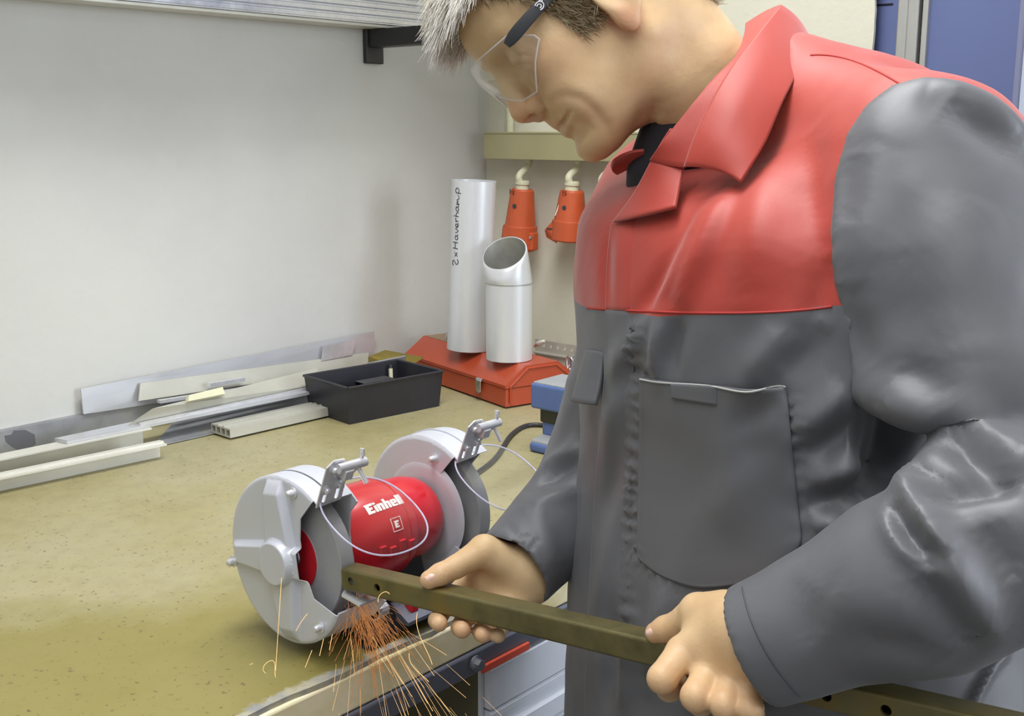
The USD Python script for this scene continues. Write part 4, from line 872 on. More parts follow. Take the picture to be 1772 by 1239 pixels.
def hits(mesh, px_, back=False):
    """Points where the sight lines through these picture points meet the mesh (nan where they miss)."""
    px_ = np.asarray(px_, float); D = np.array([ray(x, y) for x, y in px_]); out = np.full((len(px_), 3), np.nan)
    loc, ri_, _ = mesh.ray.intersects_location(np.repeat(CAM[None], len(D), 0), D, multiple_hits=True)
    for l, i in sorted(zip(map(tuple, loc), ri_), key=lambda q: -np.linalg.norm(np.array(q[0]) - CAM)): out[i] = l
    return out
def dense(P, step=.003):
    P = np.asarray(P, float); P = P[~np.isnan(P).any(1)]
    if len(P) < 2: return P
    s = np.r_[0, np.cumsum(np.linalg.norm(np.diff(P, axis=0), axis=1))]; t = np.linspace(0, s[-1], max(int(s[-1] / step), 2))
    return np.stack([np.interp(t, s, P[:, k]) for k in range(3)], 1)
def pxline(pts, n=24): 
    pts = np.array(pts, float); s = np.r_[0, np.cumsum(np.hypot(*np.diff(pts, axis=0).T))]; t = np.linspace(0, s[-1], n)
    return np.stack([CubicSpline(s, pts[:, k])(t) if len(pts) > 2 else np.interp(t, s, pts[:, k]) for k in (0, 1)], 1)
# ---- head, in its own frame (mm): x to the face, y to the left ear, z to the crown, origin between the ears
HD = 1.03
HO = P_(1040, 25, HD); hp_ = math.radians(50); ha = math.radians(87)
gh = -math.sin(ha) * CR - math.cos(ha) * CF; iu = CU
hx = math.cos(hp_) * gh - math.sin(hp_) * iu; hx /= np.linalg.norm(hx)
hy = -CF + hx * (CF @ hx); hy /= np.linalg.norm(hy); hz = np.cross(hx, hy)
HR = np.stack([hx, hy, hz], 1)                                   # columns
def H2W(p): return HO + (np.asarray(p, float) / 1000) @ HR.T
def W2H(p): return ((np.asarray(p, float) - HO) @ HR) * 1000
NB = P_(1290, 240, 1.065)                                            # base of the neck
nb = W2H(NB)
g = Grid((-150, -96, -190), (136, 96, 150), 1.75)
g.Y = np.abs(g.Y)
zf = [-100, -90, -84, -76, -66, -57, -46, -37, -28, -20, -8, 8, 25, 42, 55, 70, 95, 120]
xf_ = [70, 90, 100, 105, 106, 100.5, 101.5, 102, 104, 105.5, 101, 97, 95, 95, 99, 98, 84, 52]
wf = [14, 22, 28, 36, 44, 50, 55, 58.5, 61, 63, 66, 69, 71, 71, 71, 71, 66, 52]
zz = g.Z.ravel(); XF = PchipInterpolator(zf, xf_)(np.clip(zz, -100, 120)).astype(np.float32)[None, None]; WF = PchipInterpolator(zf, wf)(np.clip(zz, -100, 120)).astype(np.float32)[None, None]
xc = 18.0
k_ = ((np.abs(g.X - xc) / np.where(g.X > xc, XF - xc, 70)) ** 2.3 + (g.Y / WF) ** 2.3) ** (1 / 2.3)
F = smax((k_ - 1) * np.float32(44), np.abs(g.Z - 5) - 97, 26)
F = smin(F, ell(g, (0, 0, 56), (97, 76, 84)), 18)
F = smin(F, cone(g, (6, 54, -46), (84, 14, -72), 13, 15), 16)                        # jaw
F = smin(F, ell(g, (92, 0, -70), (16, 18, 13)), 10)                                  # chin
F = smin(F, ell(g, (66, 46, 6), (24, 17, 20)), 18)                                   # cheekbone
F = smin(F, ell(g, (70, 36, -30), (24, 18, 26)), 16)                                 # cheek
F = smin(F, cone(g, (92, 10, 50), (76, 46, 46), 8, 7), 12)                           # brow
F = smax(F, -ell(g, (103, 31, 28), (16, 18, 12)), 9)                                 # socket
F = smin(F, ell(g, (80.5, 31, 27), (13.2, 14, 13)), 2.5)                               # eye under its lowered lid
F = smin(F, cone(g, (94, 0, 46), (106, 0, 20), 6.5, 7.5), 8)                         # nose
F = smin(F, cone(g, (106, 0, 20), (112, 0, 0), 7.5, 11), 5)
F = smin(F, ell(g, (112.5, 0, -3), (11, 11, 10.5)), 5)
F = smin(F, ell(g, (103, 13, -9.5), (11, 7, 8.5)), 4)
F = smin(F, cone(g, (112, 0, -10), (104, 0, -20), 5.5, 5), 4)
F = smax(F, -cone(g, (114, 9.5, -12.5), (104, 10, -14.5), 1.8, 2.4), 1.5)
F = smin(F, cone(g, (101.5, 0, -31), (93, 21, -34.5), 4.6, 3.2), 6)                     # lips
F = smin(F, cone(g, (99.8, 0, -44.5), (91, 20, -39.5), 6.2, 3.2), 7)
neck0 = (-18, 0, -22)
F = smin(F, cone(g, neck0, nb, 57, 58), 26)
F = smin(F, cone(g, (20, 30, -60), nb + (14, 24, 0), 18, 20), 22)                     # muscle from ear to collarbone
ear = ell(g, (3, 77, -4), (18, 7, 30)); ear = smax(ear, -ell(g, (6, 84, -2), (11, 6, 19)), 4)
ear = smin(ear, ell(g, (13, 74, -29), (8, 6, 11)), 6)
F = smin(F, ear, 4)
head = nets(F, g); head = keep_big(head); relax(head, 2)
hv = np.array(head.vertices); hn = vnormals(head)
def carve(px_, yoff, amp, wid, both=True):
    """Presses a crease (or lifts a ridge) along a line drawn on the near cheek; mirrored on the far one."""
    w = HO + (hv / 1000) @ HR.T; mh = trimesh.Trimesh(w, head.faces, process=False); P = W2H(dense(hits(mh, pxline(px_, 16)), .0008))
    for sgn in ((1, -1) if both else (1,)):
        t, i = cKDTree(P * [1, sgn, 1]).query(hv, distance_upper_bound=wid * 3); ok = np.isfinite(t); u = i[ok] / max(len(P) - 1, 1)
        hv[ok] += hn[ok] * (amp * np.sin(np.clip(u, .08, .92) * PI)[:, None] ** .5 * np.exp(-(t[ok] / wid) ** 2)[:, None])
for q in (([(966, 223), (973, 213), (981, 202), (988, 193)], 0, -3.4, 1.7), ([(962, 216), (970, 206), (980, 196)], 0, .9, 2.6), ([(978, 229), (984, 218), (990, 206)], 0, 1.3, 3.2),
          ([(1003, 246), (1012, 236), (1022, 225)], 0, -1.6, 4.0), ([(940, 212), (946, 198), (941, 184), (930, 176)], 0, -1.8, 2.2), ([(912, 209), (919, 204), (924, 198)], 0, -3.2, 1.8), ([(925, 213), (935, 206), (936, 194)], 0, 1.0, 3.0), ([(948, 180), (975, 166), (1005, 172), (1035, 200), (1056, 232), (1066, 258)], 0, -1.5, 5.0),
          ([(955, 168), (985, 152), (1020, 165), (1050, 198)], 0, 1.0, 8.0), ([(1134, 180), (1129, 212), (1132, 242)], 0, -1.8, 4.5), ([(1150, 190), (1145, 215), (1148, 240)], 0, 1.0, 5.0),
          ([(884, 118), (900, 112), (918, 112)], 0, -1.0, 1.4), ([(878, 132), (898, 130), (916, 126)], 0, -.6, 2.0), ([(880, 104), (900, 96), (920, 98)], 0, -.8, 1.6)): carve(*q)
hv += hn * ((meshkit.fbm(hv / 9, 3, 5) - .5) * .5)[:, None]
head = trimesh.Trimesh(H2W(hv), head.faces, process=False)
if head.volume < 0: head.invert()

# ---- hands
def hand(fingers, palm, wrist, arm_end, h=.0019, k=.004):
    """fingers: lists of (x, y, z, r); palm: cones between knuckles and wrist points."""
    allp = np.array([p[:3] for f in fingers for p in f] + [p[:3] for c in palm for p in c]); g = Grid(allp.min(0) - .03, allp.max(0) + .03, h)
    F = None
    for a, b in palm:
        d = cone(g, a[:3], b[:3], a[3], b[3]); F = d if F is None else smin(F, d, .012)
    for f in fingers:
        c = None
        for a, b in zip(f[:-1], f[1:]):
            d = cone(g, a[:3], b[:3], a[3], b[3]); c = d if c is None else smin(c, d, .003)
        F = smin(F, c, k)
    m = keep_big(nets(F, g)); relax(m, 2)
    if m.volume < 0: m.invert()
    return m
def J(x, y, D, r): return (*P_(x, y, D), r)
def nail(a, b, up, r, w=.0062, l=.0105):
    """A thin curved plate on the last joint: from b (tip) back towards a."""
    a, b = np.array(a[:3]), np.array(b[:3]); d = (b - a) / np.linalg.norm(b - a); up = np.array(up, float); up -= d * (up @ d); up /= np.linalg.norm(up); s = np.cross(d, up)
    rows = []
    for u in np.linspace(-.75, .75, 7):
        for v in np.linspace(0, 1, 6): rows.append(b + d * (.004 - v * l) + s * (w * math.sin(u * 1.15)) * (1 - .25 * abs(v - .5)) + up * (r * (math.cos(u * 1.15)) + .0006 + (.0005 if v > .2 else -.0004)))
    rows = np.array(rows); f = []
    for i in range(6):
        for j in range(5):
            q = i * 6 + j; f += [(q, q + 1, q + 7), (q, q + 7, q + 6)]
    n = len(rows); lo = rows - up * .0012; F = np.array(f); e = [i for i in range(6)] 
    m = hull_free(rows, lo, F); return m
def hull_free(top, bot, F):
    """Closes an open sheet (top, faces F) with a second sheet and side walls."""
    n = len(top); e = np.sort(np.vstack([F[:, [0, 1]], F[:, [1, 2]], F[:, [2, 0]]]), 1); d = np.vstack([F[:, [0, 1]], F[:, [1, 2]], F[:, [2, 0]]])
    u, inv, c = np.unique(e, axis=0, return_inverse=True, return_counts=True); bd = d[c[inv.ravel()] == 1]
    W = np.vstack([np.stack([bd[:, 1], bd[:, 0], bd[:, 0] + n], 1), np.stack([bd[:, 1], bd[:, 0] + n, bd[:, 1] + n], 1)])
    return trimesh.Trimesh(np.vstack([top, bot]), np.vstack([F, F[:, ::-1] + n, W]), process=False)
# right hand: behind the bar, thumb along its top, finger tips showing under it
rt = [J(885, 975, 1.128, .017), J(838, 952, 1.116, .0150), J(789, 981, 1.106, .0112), J(762, 994, 1.099, .0108), J(743, 1003, 1.096, .0092)]
ri = [J(815, 1000, 1.141, .0105), J(772, 1046, 1.134, .0095), J(757, 1073, 1.102, .0086), J(760, 1079, 1.084, .0080)]
rm = [J(842, 1020, 1.138, .0105), J(806, 1066, 1.128, .0098), J(797, 1085, 1.092, .0090), J(800, 1090, 1.072, .0083)]
rr_ = [J(868, 1036, 1.131, .0100), J(840, 1078, 1.120, .0093), J(834, 1094, 1.084, .0086), J(836, 1098, 1.064, .0080)]
rp = [J(890, 1048, 1.124, .0092), J(868, 1084, 1.114, .0083), J(861, 1097, 1.082, .0076), J(862, 1100, 1.066, .0070)]
rw, rw2 = J(925, 990, 1.146, .024), J(950, 965, 1.176, .027)
rpalm = [(J(830, 990, 1.136, .0135), J(905, 975, 1.141, .021)), (J(842, 1018, 1.136, .0125), J(910, 992, 1.141, .020)), (J(868, 1034, 1.130, .0125), J(915, 1004, 1.138, .020)), (J(888, 1044, 1.124, .0125), J(915, 1018, 1.134, .018)), (J(838, 955, 1.118, .0155), J(905, 985, 1.131, .021)), (J(905, 985, 1.138, .022), rw), (rw, rw2)]
rhand = hand([rt, ri, rm, rr_, rp], rpalm, rw, rw2)
# left hand: over the bar on the camera's side, knuckles towards the camera
lt_ = [J(1250, 1058, .888, .0165), J(1207, 1057, .906, .0140), J(1172, 1083, .924, .0114), J(1152, 1089, .931, .0110), J(1135, 1095, .936, .0090)]
li = [J(1180, 1130, .886, .0124), J(1146, 1174, .868, .0114), J(1158, 1192, .900, .0097), J(1185, 1182, .928, .0087)]
lm = [J(1226, 1168, .872, .0124), J(1204, 1205, .852, .0114), J(1212, 1216, .884, .0100), J(1235, 1206, .914, .0090)]
lr = [J(1264, 1186, .860, .0117), J(1253, 1219, .842, .0108), J(1262, 1228, .874, .0096), J(1280, 1220, .902, .0086)]
lp_ = [J(1296, 1196, .850, .0106), J(1297, 1227, .836, .0096), J(1302, 1234, .862, .0086), J(1306, 1226, .884, .0077)]
lw, lw2 = J(1318, 1108, .858, .027), J(1360, 1090, .85, .029)
lpalm = [(J(1182, 1128, .888, .0130), J(1275, 1075, .876, .021)), (J(1226, 1163, .877, .0136), J(1285, 1095, .870, .023)), (J(1262, 1180, .867, .0131), J(1300, 1115, .865, .022)), (J(1292, 1190, .858, .0123), J(1312, 1130, .860, .020)), (J(1212, 1060, .904, .0140), J(1275, 1075, .876, .021)), (J(1212, 1090, .902, .012), J(1270, 1090, .878, .02)), (J(1290, 1100, .868, .025), lw), (lw, lw2)]
lhand = hand([lt_, li, lm, lr, lp_], lpalm, lw, lw2)

# ------------------------------------------------------------------ jacket: torso and sleeves
def fold(m, folds, base, K=1.0):
    """Pushes the cloth out (or in) along picture-drawn fold lines; each fold: points, height, width."""
    v = np.array(m.vertices); n = vnormals(m); d = np.zeros(len(v))
    for pts, amp, wid, *opt in folds:
        P = dense(hits(base, pxline(pts, 30)))
        if len(P) < 2: continue
        t, i = cKDTree(P).query(v, distance_upper_bound=wid * 3.2); ok = np.isfinite(t); u = i[ok] / max(len(P) - 1, 1)
        tap = np.sin(np.clip(u, .04, .96) * PI) ** .6 if 'flat' not in opt else 1.0
        w_ = wid
        if 'pucker' in opt:
            s_ = u * np.linalg.norm(np.diff(P, axis=0), axis=1).sum()
            d[ok] += amp * np.exp(-(t[ok] / w_) ** 2) * np.sin(s_ / .012 * 2 * PI + 2.6 * np.sin(s_ / .031) + 1.3 * np.sin(s_ / .012)) * (.6 + .4 * np.sin(s_ / .023 + 1))
        else: d[ok] += K * amp * tap * np.exp(-(t[ok] / w_) ** 2)
    m.vertices = v + n * d[:, None]; return m
rows = [(250, 1095, 1720, 1.07), (300, 1064, 1760, 1.06), (360, 1035, 1745, 1.055), (420, 1017, 1700, 1.05), (535, 1010, 1660, 1.05), (650, 1016, 1650, 1.055), (740, 1024, 1660, 1.065), (850, 1021, 1690, 1.075), (1000, 1010, 1725, 1.08), (1150, 1003, 1755, 1.08), (1330, 1000, 1790, 1.08), (1450, 1010, 1790, 1.08)]
tz, tl, tdp, ta = [], [], [], []
for y, L_, R_, D in rows:
    c = P_((L_ + R_) / 2, y, D); tz.append(c[2]); tl.append((c - CAM) @ CR); tdp.append((c - CAM) @ CF0); ta.append((R_ - L_) / 2 * D / FPX * 1.216)
tz, tl, tdp, ta = (np.array(q)[::-1] for q in (tz, tl, tdp, ta))
NS = P_(1590, 328, .925); FS = P_(1185, 345, 1.20)                                          # shoulder joints
g = Grid((0, 0, 0), (1, 1, 1), 1)
def world_grid(lo, hi, h): return Grid(lo, hi, h)
ctr = CAM + CR * tl.mean() + CF0 * tdp.mean()
NBJ = P_(1352, 180, 1.06)
ARM1 = P_(1645, 500, .900)
def torso_field(g):
    zz = np.clip(g.Z.ravel(), tz[0], tz[-1])
    cl, cd, ca = (PchipInterpolator(tz, q)(zz).astype(np.float32)[None, None] for q in (tl, tdp, ta))
    lat = g.X * np.float32(CR[0]) + g.Y * np.float32(CR[1]) - cl; dep = g.X * np.float32(CF0[0]) + g.Y * np.float32(CF0[1]) - cd
    uu = lat * np.float32(math.cos(AL)) - dep * np.float32(math.sin(AL)); vv = -lat * np.float32(math.sin(AL)) - dep * np.float32(math.cos(AL))
    kk = ((np.abs(uu) / ca) ** 2.25 + (np.abs(vv) / (ca * np.float32(.72))) ** 2.25) ** np.float32(1 / 2.25)
    T_ = (kk - 1) * ca * np.float32(.72)
    T_ = smax(T_, g.Z - np.float32(tz[-1] - .02), .06); T_ = smax(T_, np.float32(.775) - g.Z, .01)
    T_ = smin(T_, cone(g, NBJ, NS, .056, .0815), .05)
    T_ = smin(T_, cone(g, NBJ, FS, .052, .078), .05)
    T_ = smin(T_, cone(g, P_(1400, 220, 1.09), P_(1635, 325, 1.07), .058, .083), .045)
    T_ = smin(T_, cone(g, P_(1525, 236, 1.06), P_(1665, 425, 1.06), .066, .088), .05)
    T_ = smin(T_, cone(g, NS, ARM1, .0825, .0885), .045)
    T_ = smax(T_, -cone(g, P_(1230, 150, 1.04), P_(1112, 286, 1.03), .072, .012), .006)
    return T_
g = Grid((ctr[0] - .42, ctr[1] - .42, .74), (ctr[0] + .42, ctr[1] + .42, 1.64), .0046)
T_ = torso_field(g)
torso0 = relax(keep_big(nets(T_, g)), 3)
# the armhole seam follows this outline on the jacket (drawn in picture points, cut straight through the cloth)
SEAM = Polygon([(1466, 600), (1447, 510), (1439, 450), (1437, 390), (1443, 300), (1465, 228), (1500, 182), (1545, 150), (1600, 134), (1660, 142), (1720, 170), (1790, 226), (2200, 600), (2200, 1500), (1180, 1500), (1180, 990), (1440, 900), (1480, 660)])
from scipy.ndimage import distance_transform_edt, map_coordinates
from shapely import contains_xy
sx_, sy_ = np.meshgrid(np.arange(1000, 2300, 2.0), np.arange(-100, 1560, 2.0), indexing='ij'); si_ = contains_xy(SEAM, sx_, sy_)
SDF_ = (distance_transform_edt(si_) - distance_transform_edt(~si_)) * 2.0
def seam_side(g):
    """Metres beyond the armhole seam, towards the sleeve."""
    rx, ry, rz = g.X - np.float32(CAM[0]), g.Y - np.float32(CAM[1]), g.Z - np.float32(CAM[2])
    z = np.maximum(rx * np.float32(CF[0]) + ry * np.float32(CF[1]) + rz * np.float32(CF[2]), .2)
    u = IW / 2 + FPX * (rx * np.float32(CR[0]) + ry * np.float32(CR[1]) + rz * np.float32(CR[2])) / z; v = IH / 2 - FPX * (rx * np.float32(CU[0]) + ry * np.float32(CU[1]) + rz * np.float32(CU[2])) / z
    dx_, dy_, dz_ = g.X - np.float32(NS[0]), g.Y - np.float32(NS[1]), g.Z - np.float32(NS[2])
    back_ = dx_ * np.float32(pleft[0]) + dy_ * np.float32(pleft[1]) + .052 + 3 * np.maximum(dx_ * np.float32(facing[0]) + dy_ * np.float32(facing[1]), 0) + dz_ * 0
    back_ = np.minimum(back_, dx_ * np.float32(facing[0]) + dy_ * np.float32(facing[1]) + .100 - np.minimum(dz_ + .06, 0) * 2)
    return np.minimum(back_, map_coordinates(SDF_, [(u.ravel() - 1000) / 2, (v.ravel() + 100) / 2], order=1, mode='nearest').reshape(u.shape) * z / FPX).astype(np.float32)
pl = seam_side(g)
arm_ = np.minimum(cone(g, NS, ARM1, .117, .125), cone(g, ARM1, P_(1660, 620, .88), .13, .13))
T_ = T_ + .03 * np.clip((pl - .007) / .012, 0, 1) * np.clip(-arm_ / .02, 0, 1)
torso = keep_big(nets(T_, g)); relax(torso, 3)
if torso.volume < 0: torso.invert()
if torso0.volume < 0: torso0.invert()
g2 = None
# near sleeve
sh, el_, cu = NS, P_(1800, 875, .78), P_(1312, 1116, .850)
g = Grid(np.min([sh, el_, cu], 0) - .13, np.max([sh, el_, cu], 0) + .13, .0036)
S_ = np.maximum(torso_field(g) - .0024, np.minimum(ell(g, sh, (.142, .142, .142)), cone(g, NS, ARM1, .135, .125)))
S_ = smin(S_, cone(g, ARM1, P_(1690, 660, .862), .0885, .080), .02)
S_ = smin(S_, cone(g, P_(1552, 640, .885), P_(1600, 665, .862), .022, .034), .05)
o1, o2, o3 = P_(1512, 696, .87), P_(1640, 724, .84), P_(1772, 796, .83)
on_ = np.cross(o2 - o1, CF * .9 + CU * .35); on_ /= np.linalg.norm(on_); on_ *= np.sign(on_ @ -CU)
S_ = smax(S_, (g.X - o2[0]) * np.float32(on_[0]) + (g.Y - o2[1]) * np.float32(on_[1]) + (g.Z - o2[2]) * np.float32(on_[2]), .010)
fa = cone(g, P_(1730, 945, .775), P_(1590, 1008, .798), .064, .0595)
fa = smin(fa, cone(g, P_(1590, 1008, .798), cu, .0595, .0470), .03)
el2 = smin(cone(g, P_(1690, 875, .80), P_(1800, 905, .78), .0545, .068), cone(g, P_(1750, 800, .835), P_(1750, 640, .88), .055, .06), .03)
S_ = smin(S_, smin(fa, el2, .012), .005)
cax = (cu - P_(1590, 1010, .798)); cax /= np.linalg.norm(cax); cut = cu + cax * .004
pl = (g.X - cut[0]) * np.float32(cax[0]) + (g.Y - cut[1]) * np.float32(cax[1]) + (g.Z - cut[2]) * np.float32(cax[2])
S_ = smax(S_, pl, .004)
S_ = smax(S_, -cone(g, cu + cax * .03, cu - cax * .045, .0405, .041), .003)
cut1, cax1 = cut, cax
S_ = smax(S_, -seam_side(g), .003)
sleeve = keep_big(nets(S_, g)); relax(sleeve, 3)
if sleeve.volume < 0: sleeve.invert()
# far sleeve
fs, fe, fc = FS, P_(1046, 825, 1.235), P_(893, 982, 1.134)
g = Grid(np.min([fs, fe, fc], 0) - .12, np.max([fs, fe, fc], 0) + .12, .004)
R_ = cone(g, fs, fe, .078, .064); R_ = smin(R_, cone(g, fe, fc, .060, .0445), .03)
cax = fc - fe; cax /= np.linalg.norm(cax); cut = fc + cax * .006
R_ = smax(R_, (g.X - cut[0]) * np.float32(cax[0]) + (g.Y - cut[1]) * np.float32(cax[1]) + (g.Z - cut[2]) * np.float32(cax[2]), .004)
R_ = smax(R_, -cone(g, fc + cax * .03, fc - cax * .07, .0365, .043), .003)
fsleeve = keep_big(nets(R_, g)); relax(fsleeve, 3)
if fsleeve.volume < 0: fsleeve.invert()
fsleeve0, sleeve0 = fsleeve.copy(), sleeve.copy()

# cloth relief: broad unevenness, then the folds seen on the worker
def uneven(m, amp, sc, seed, cuff=None):
    v = np.array(m.vertices); n = vnormals(m); k = np.clip((cuff[0] - v) @ cuff[1] / .04, 0, 1) if cuff else 1.0
    m.vertices = v + n * (k * amp * 2 * (meshkit.fbm(v * np.array(sc), 3, seed) - .5))[:, None]; return m
uneven(torso, .0036, (14, 14, 10), 4); uneven(sleeve, .0036, (14, 14, 10), 4, (cut1, cax1)); uneven(fsleeve, .004, (18, 18, 18), 12, (cut, cax))
fold(torso, [
    ([(1262, 330), (1215, 430), (1168, 538)], .0055, .011), ([(1228, 350), (1180, 440), (1132, 540)], .005, .009), ([(1195, 395), (1160, 460), (1105, 545)], -.004, .010),
    ([(1345, 270), (1310, 380), (1290, 520)], .004, .018), ([(1400, 220), (1405, 330), (1410, 470)], -.004, .016), ([(1430, 430), (1425, 500), (1400, 560)], -.004, .012),
    ([(1055, 400), (1050, 460), (1052, 530)], -.003, .008),
    ([(1150, 545), (1140, 600), (1136, 660)], .006, .008), ([(1185, 548), (1165, 600), (1158, 655)], -.004, .008), ([(1120, 560), (1095, 600), (1062, 640)], .005, .011), ([(1100, 600), (1080, 650), (1055, 680)], -.004, .010),
    ([(1360, 560), (1330, 610), (1290, 655)], .005, .014), ([(1440, 560), (1400, 610), (1350, 650)], -.004, .014), ([(1470, 660), (1420, 720), (1375, 755)], .006, .013), ([(1500, 720), (1450, 760), (1395, 800)], -.006, .014), ([(1510, 800), (1450, 815), (1395, 840)], .006, .012), ([(1490, 860), (1440, 865), (1395, 880)], -.005, .011), ([(1470, 910), (1430, 905), (1395, 905)], .005, .010),
    ([(1340, 690), (1310, 730), (1285, 790)], -.007, .014), ([(1350, 705), (1325, 735), (1262, 770)], .005, .010), ([(1290, 770), (1280, 830), (1230, 900)], .004, .022),
    ([(1100, 560), (1097, 700), (1092, 850), (1086, 1010), (1082, 1120)], .0036, .012, 'pucker', 'flat'), ([(1118, 640), (1112, 760), (1105, 900), (1100, 960)], .0024, .010, 'pucker', 'flat'),
    ([(1362, 690), (1370, 780), (1380, 860), (1390, 935)], .0028, .012, 'pucker', 'flat'),
    ([(1105, 960), (1150, 1000), (1205, 1018)], .0016, .008, 'pucker', 'flat'),
    ([(1075, 620), (1060, 720), (1045, 800)], .004, .014), ([(1070, 800), (1050, 850), (1035, 900)], -.004, .013), ([(1060, 900), (1045, 980), (1030, 1060)], .004, .012),
    ([(1160, 1010), (1140, 1090), (1120, 1180)], .005, .014), ([(1200, 1040), (1190, 1120), (1180, 1230)], -.005, .016), ([(1060, 1050), (1055, 1130), (1045, 1230)], -.005, .012), ([(1095, 1080), (1090, 1150), (1080, 1239)], .005, .012),
    ([(1738, 1125), (1700, 1180), (1672, 1250)], .004, .004, 'flat'),
    ], torso0, 1.7)
fold(sleeve, [
    ([(1632, 176), (1690, 206), (1765, 266)], -.009, .016), ([(1600, 150), (1700, 178), (1772, 232)], .005, .014), ([(1480, 260), (1470, 330), (1462, 400)], -.004, .014), ([(1520, 235), (1492, 300), (1484, 420), (1490, 520)], .0035, .016), ([(1460, 480), (1475, 560), (1510, 640)], -.004, .014),
    ([(1690, 330), (1650, 480), (1640, 640)], .004, .03), ([(1560, 420), (1580, 560), (1620, 680)], -.003, .022),
    ([(1512, 680), (1570, 705), (1645, 722), (1700, 760), (1780, 792)], .010, .018), ([(1540, 640), (1585, 655), (1640, 700)], -.006, .014), ([(1650, 740), (1700, 790), (1780, 818)], -.014, .014),
    ([(1600, 800), (1572, 850), (1600, 910), (1640, 972)], .012, .014), ([(1548, 872), (1575, 925), (1632, 976)], -.013, .0075), ([(1535, 880), (1560, 935), (1618, 985)], .006, .008),
    ([(1600, 870), (1650, 845), (1772, 828)], -.012, .012), ([(1625, 905), (1665, 1010), (1715, 1105)], .010, .016), ([(1600, 985), (1640, 1060), (1690, 1115)], -.008, .013), ([(1690, 900), (1720, 960), (1772, 1010)], -.006, .018),
    ([(1400, 1000), (1380, 1060), (1420, 1120)], -.003, .02), ([(1480, 1110), (1540, 1120), (1640, 1150)], -.004, .014), ([(1440, 1010), (1500, 1050), (1560, 1060)], .003, .02),
    ], sleeve0, 1.35)
fold(fsleeve, [([(1010, 800), (965, 815), (925, 845)], -.010, .010), ([(1010, 770), (970, 790), (935, 815)], .008, .011), ([(1000, 850), (965, 860), (915, 880)], .006, .010), ([(930, 880), (945, 930), (960, 990)], .004, .012), ([(1005, 690), (985, 740), (960, 790)], -.003, .014), ([(880, 910), (912, 960), (938, 1030)], -.0015, .004, 'flat')], fsleeve0)
hit_z = hits(torso0, [(1016, 533), (1300, 542), (1445, 530)])
yN = np.cross(hit_z[1] - hit_z[0], hit_z[2] - hit_z[0]); yN /= np.linalg.norm(yN); yN *= np.sign(yN[2])
def half(m, p, n):
    q = trimesh.intersections.slice_mesh_plane(m, n, p, cap=False); q.merge_vertices(); return q
def smooth_n(m, base):
    """Normals taken from the whole garment, so that no seam shows where a mesh was cut."""
    t, i = cKDTree(base.vertices).query(np.asarray(m.vertices), k=3); n = (vnormals(base)[i] / (t[..., None] + 1e-6)).sum(1); return n / np.linalg.norm(n, axis=1, keepdims=True)
def cloth(name, m, mt, parent, base=None, label=None):
    p = obj(name, m, mt, parent, smooth=True, label=label)
    if base is not None: UsdGeom.Mesh(p).GetNormalsAttr().Set(smooth_n(m, base).astype(np.float32))
    return p
def patch(rows_px, lift, thick, on=None, depth=None, nu=26, nv=26):
    """A piece of cloth drawn in rows of picture points and laid on the mesh `on`, lifted off it (number or per-row/column array); depth: distances instead."""
    rp = np.array(rows_px, float); R0, C0 = rp.shape[:2]; a = np.linspace(0, 1, nv); b = np.linspace(0, 1, nu)
    q = np.stack([PchipInterpolator(np.linspace(0, 1, R0), rp[..., k], axis=0)(a) for k in (0, 1)], -1)
    q = np.stack([PchipInterpolator(np.linspace(0, 1, C0), q[..., k], axis=1)(b) for k in (0, 1)], -1) if C0 > 2 else q[:, :1] * (1 - b)[None, :, None] + q[:, -1:] * b[None, :, None]
    flat_ = q.reshape(-1, 2)
    if on is not None:
        Pt = hits(on, flat_); bad = np.isnan(Pt).any(1)
        if bad.any(): 
            j = cKDTree(flat_[~bad]).query(flat_[bad])[1]; D_ = ((Pt[~bad][j] - CAM) @ CF); Pt[bad] = np.array([P_(x, y, d_) for (x, y), d_ in zip(flat_[bad], D_)])
        Dm = ((Pt - CAM) @ CF).reshape(nv, nu)
        Dm = gaussian_filter(Dm, 1.2, mode='nearest')
    else: Dm = np.zeros((nv, nu))
    if depth is not None:
        dp = np.array(depth, float); dd = PchipInterpolator(np.linspace(0, 1, dp.shape[0]), dp, axis=0)(a); Dm = dd[:, :1] * (1 - b) + dd[:, -1:] * b if dp.shape[1] == 2 else PchipInterpolator(np.linspace(0, 1, dp.shape[1]), dd, axis=1)(b)
    lf = np.array(lift, float)
    if lf.ndim == 2: lf = PchipInterpolator(np.linspace(0, 1, lf.shape[0]), lf, axis=0)(a); lf = PchipInterpolator(np.linspace(0, 1, lf.shape[1]), lf, axis=1)(b)
    Dm = Dm - lf
    top = np.array([P_(x, y, d_) for (x, y), d_ in zip(flat_, Dm.ravel())]); Fq = []
    for i in range(nv - 1):
        for j in range(nu - 1):
            k = i * nu + j; Fq += [(k, k + 1, k + nu + 1), (k, k + nu + 1, k + nu)]
    Fq = np.array(Fq); n = vnormals(trimesh.Trimesh(top, Fq, process=False)); s = np.sign((n * (CAM - top)).sum(1).mean()); n *= s
    if s < 0: Fq = Fq[:, ::-1]
    m = hull_free(top, top - n * thick, Fq)
    return m
# ------------------------------------------------------------------ the worker: assembling
pb = CAM + CR * tl[0] + CF0 * tdp[0]; foot0 = np.array([pb[0], pb[1], 0.0])
wk = thing('person', 'man in red and grey work jacket bending over the grinder with bar in both hands', 'person', foot0)
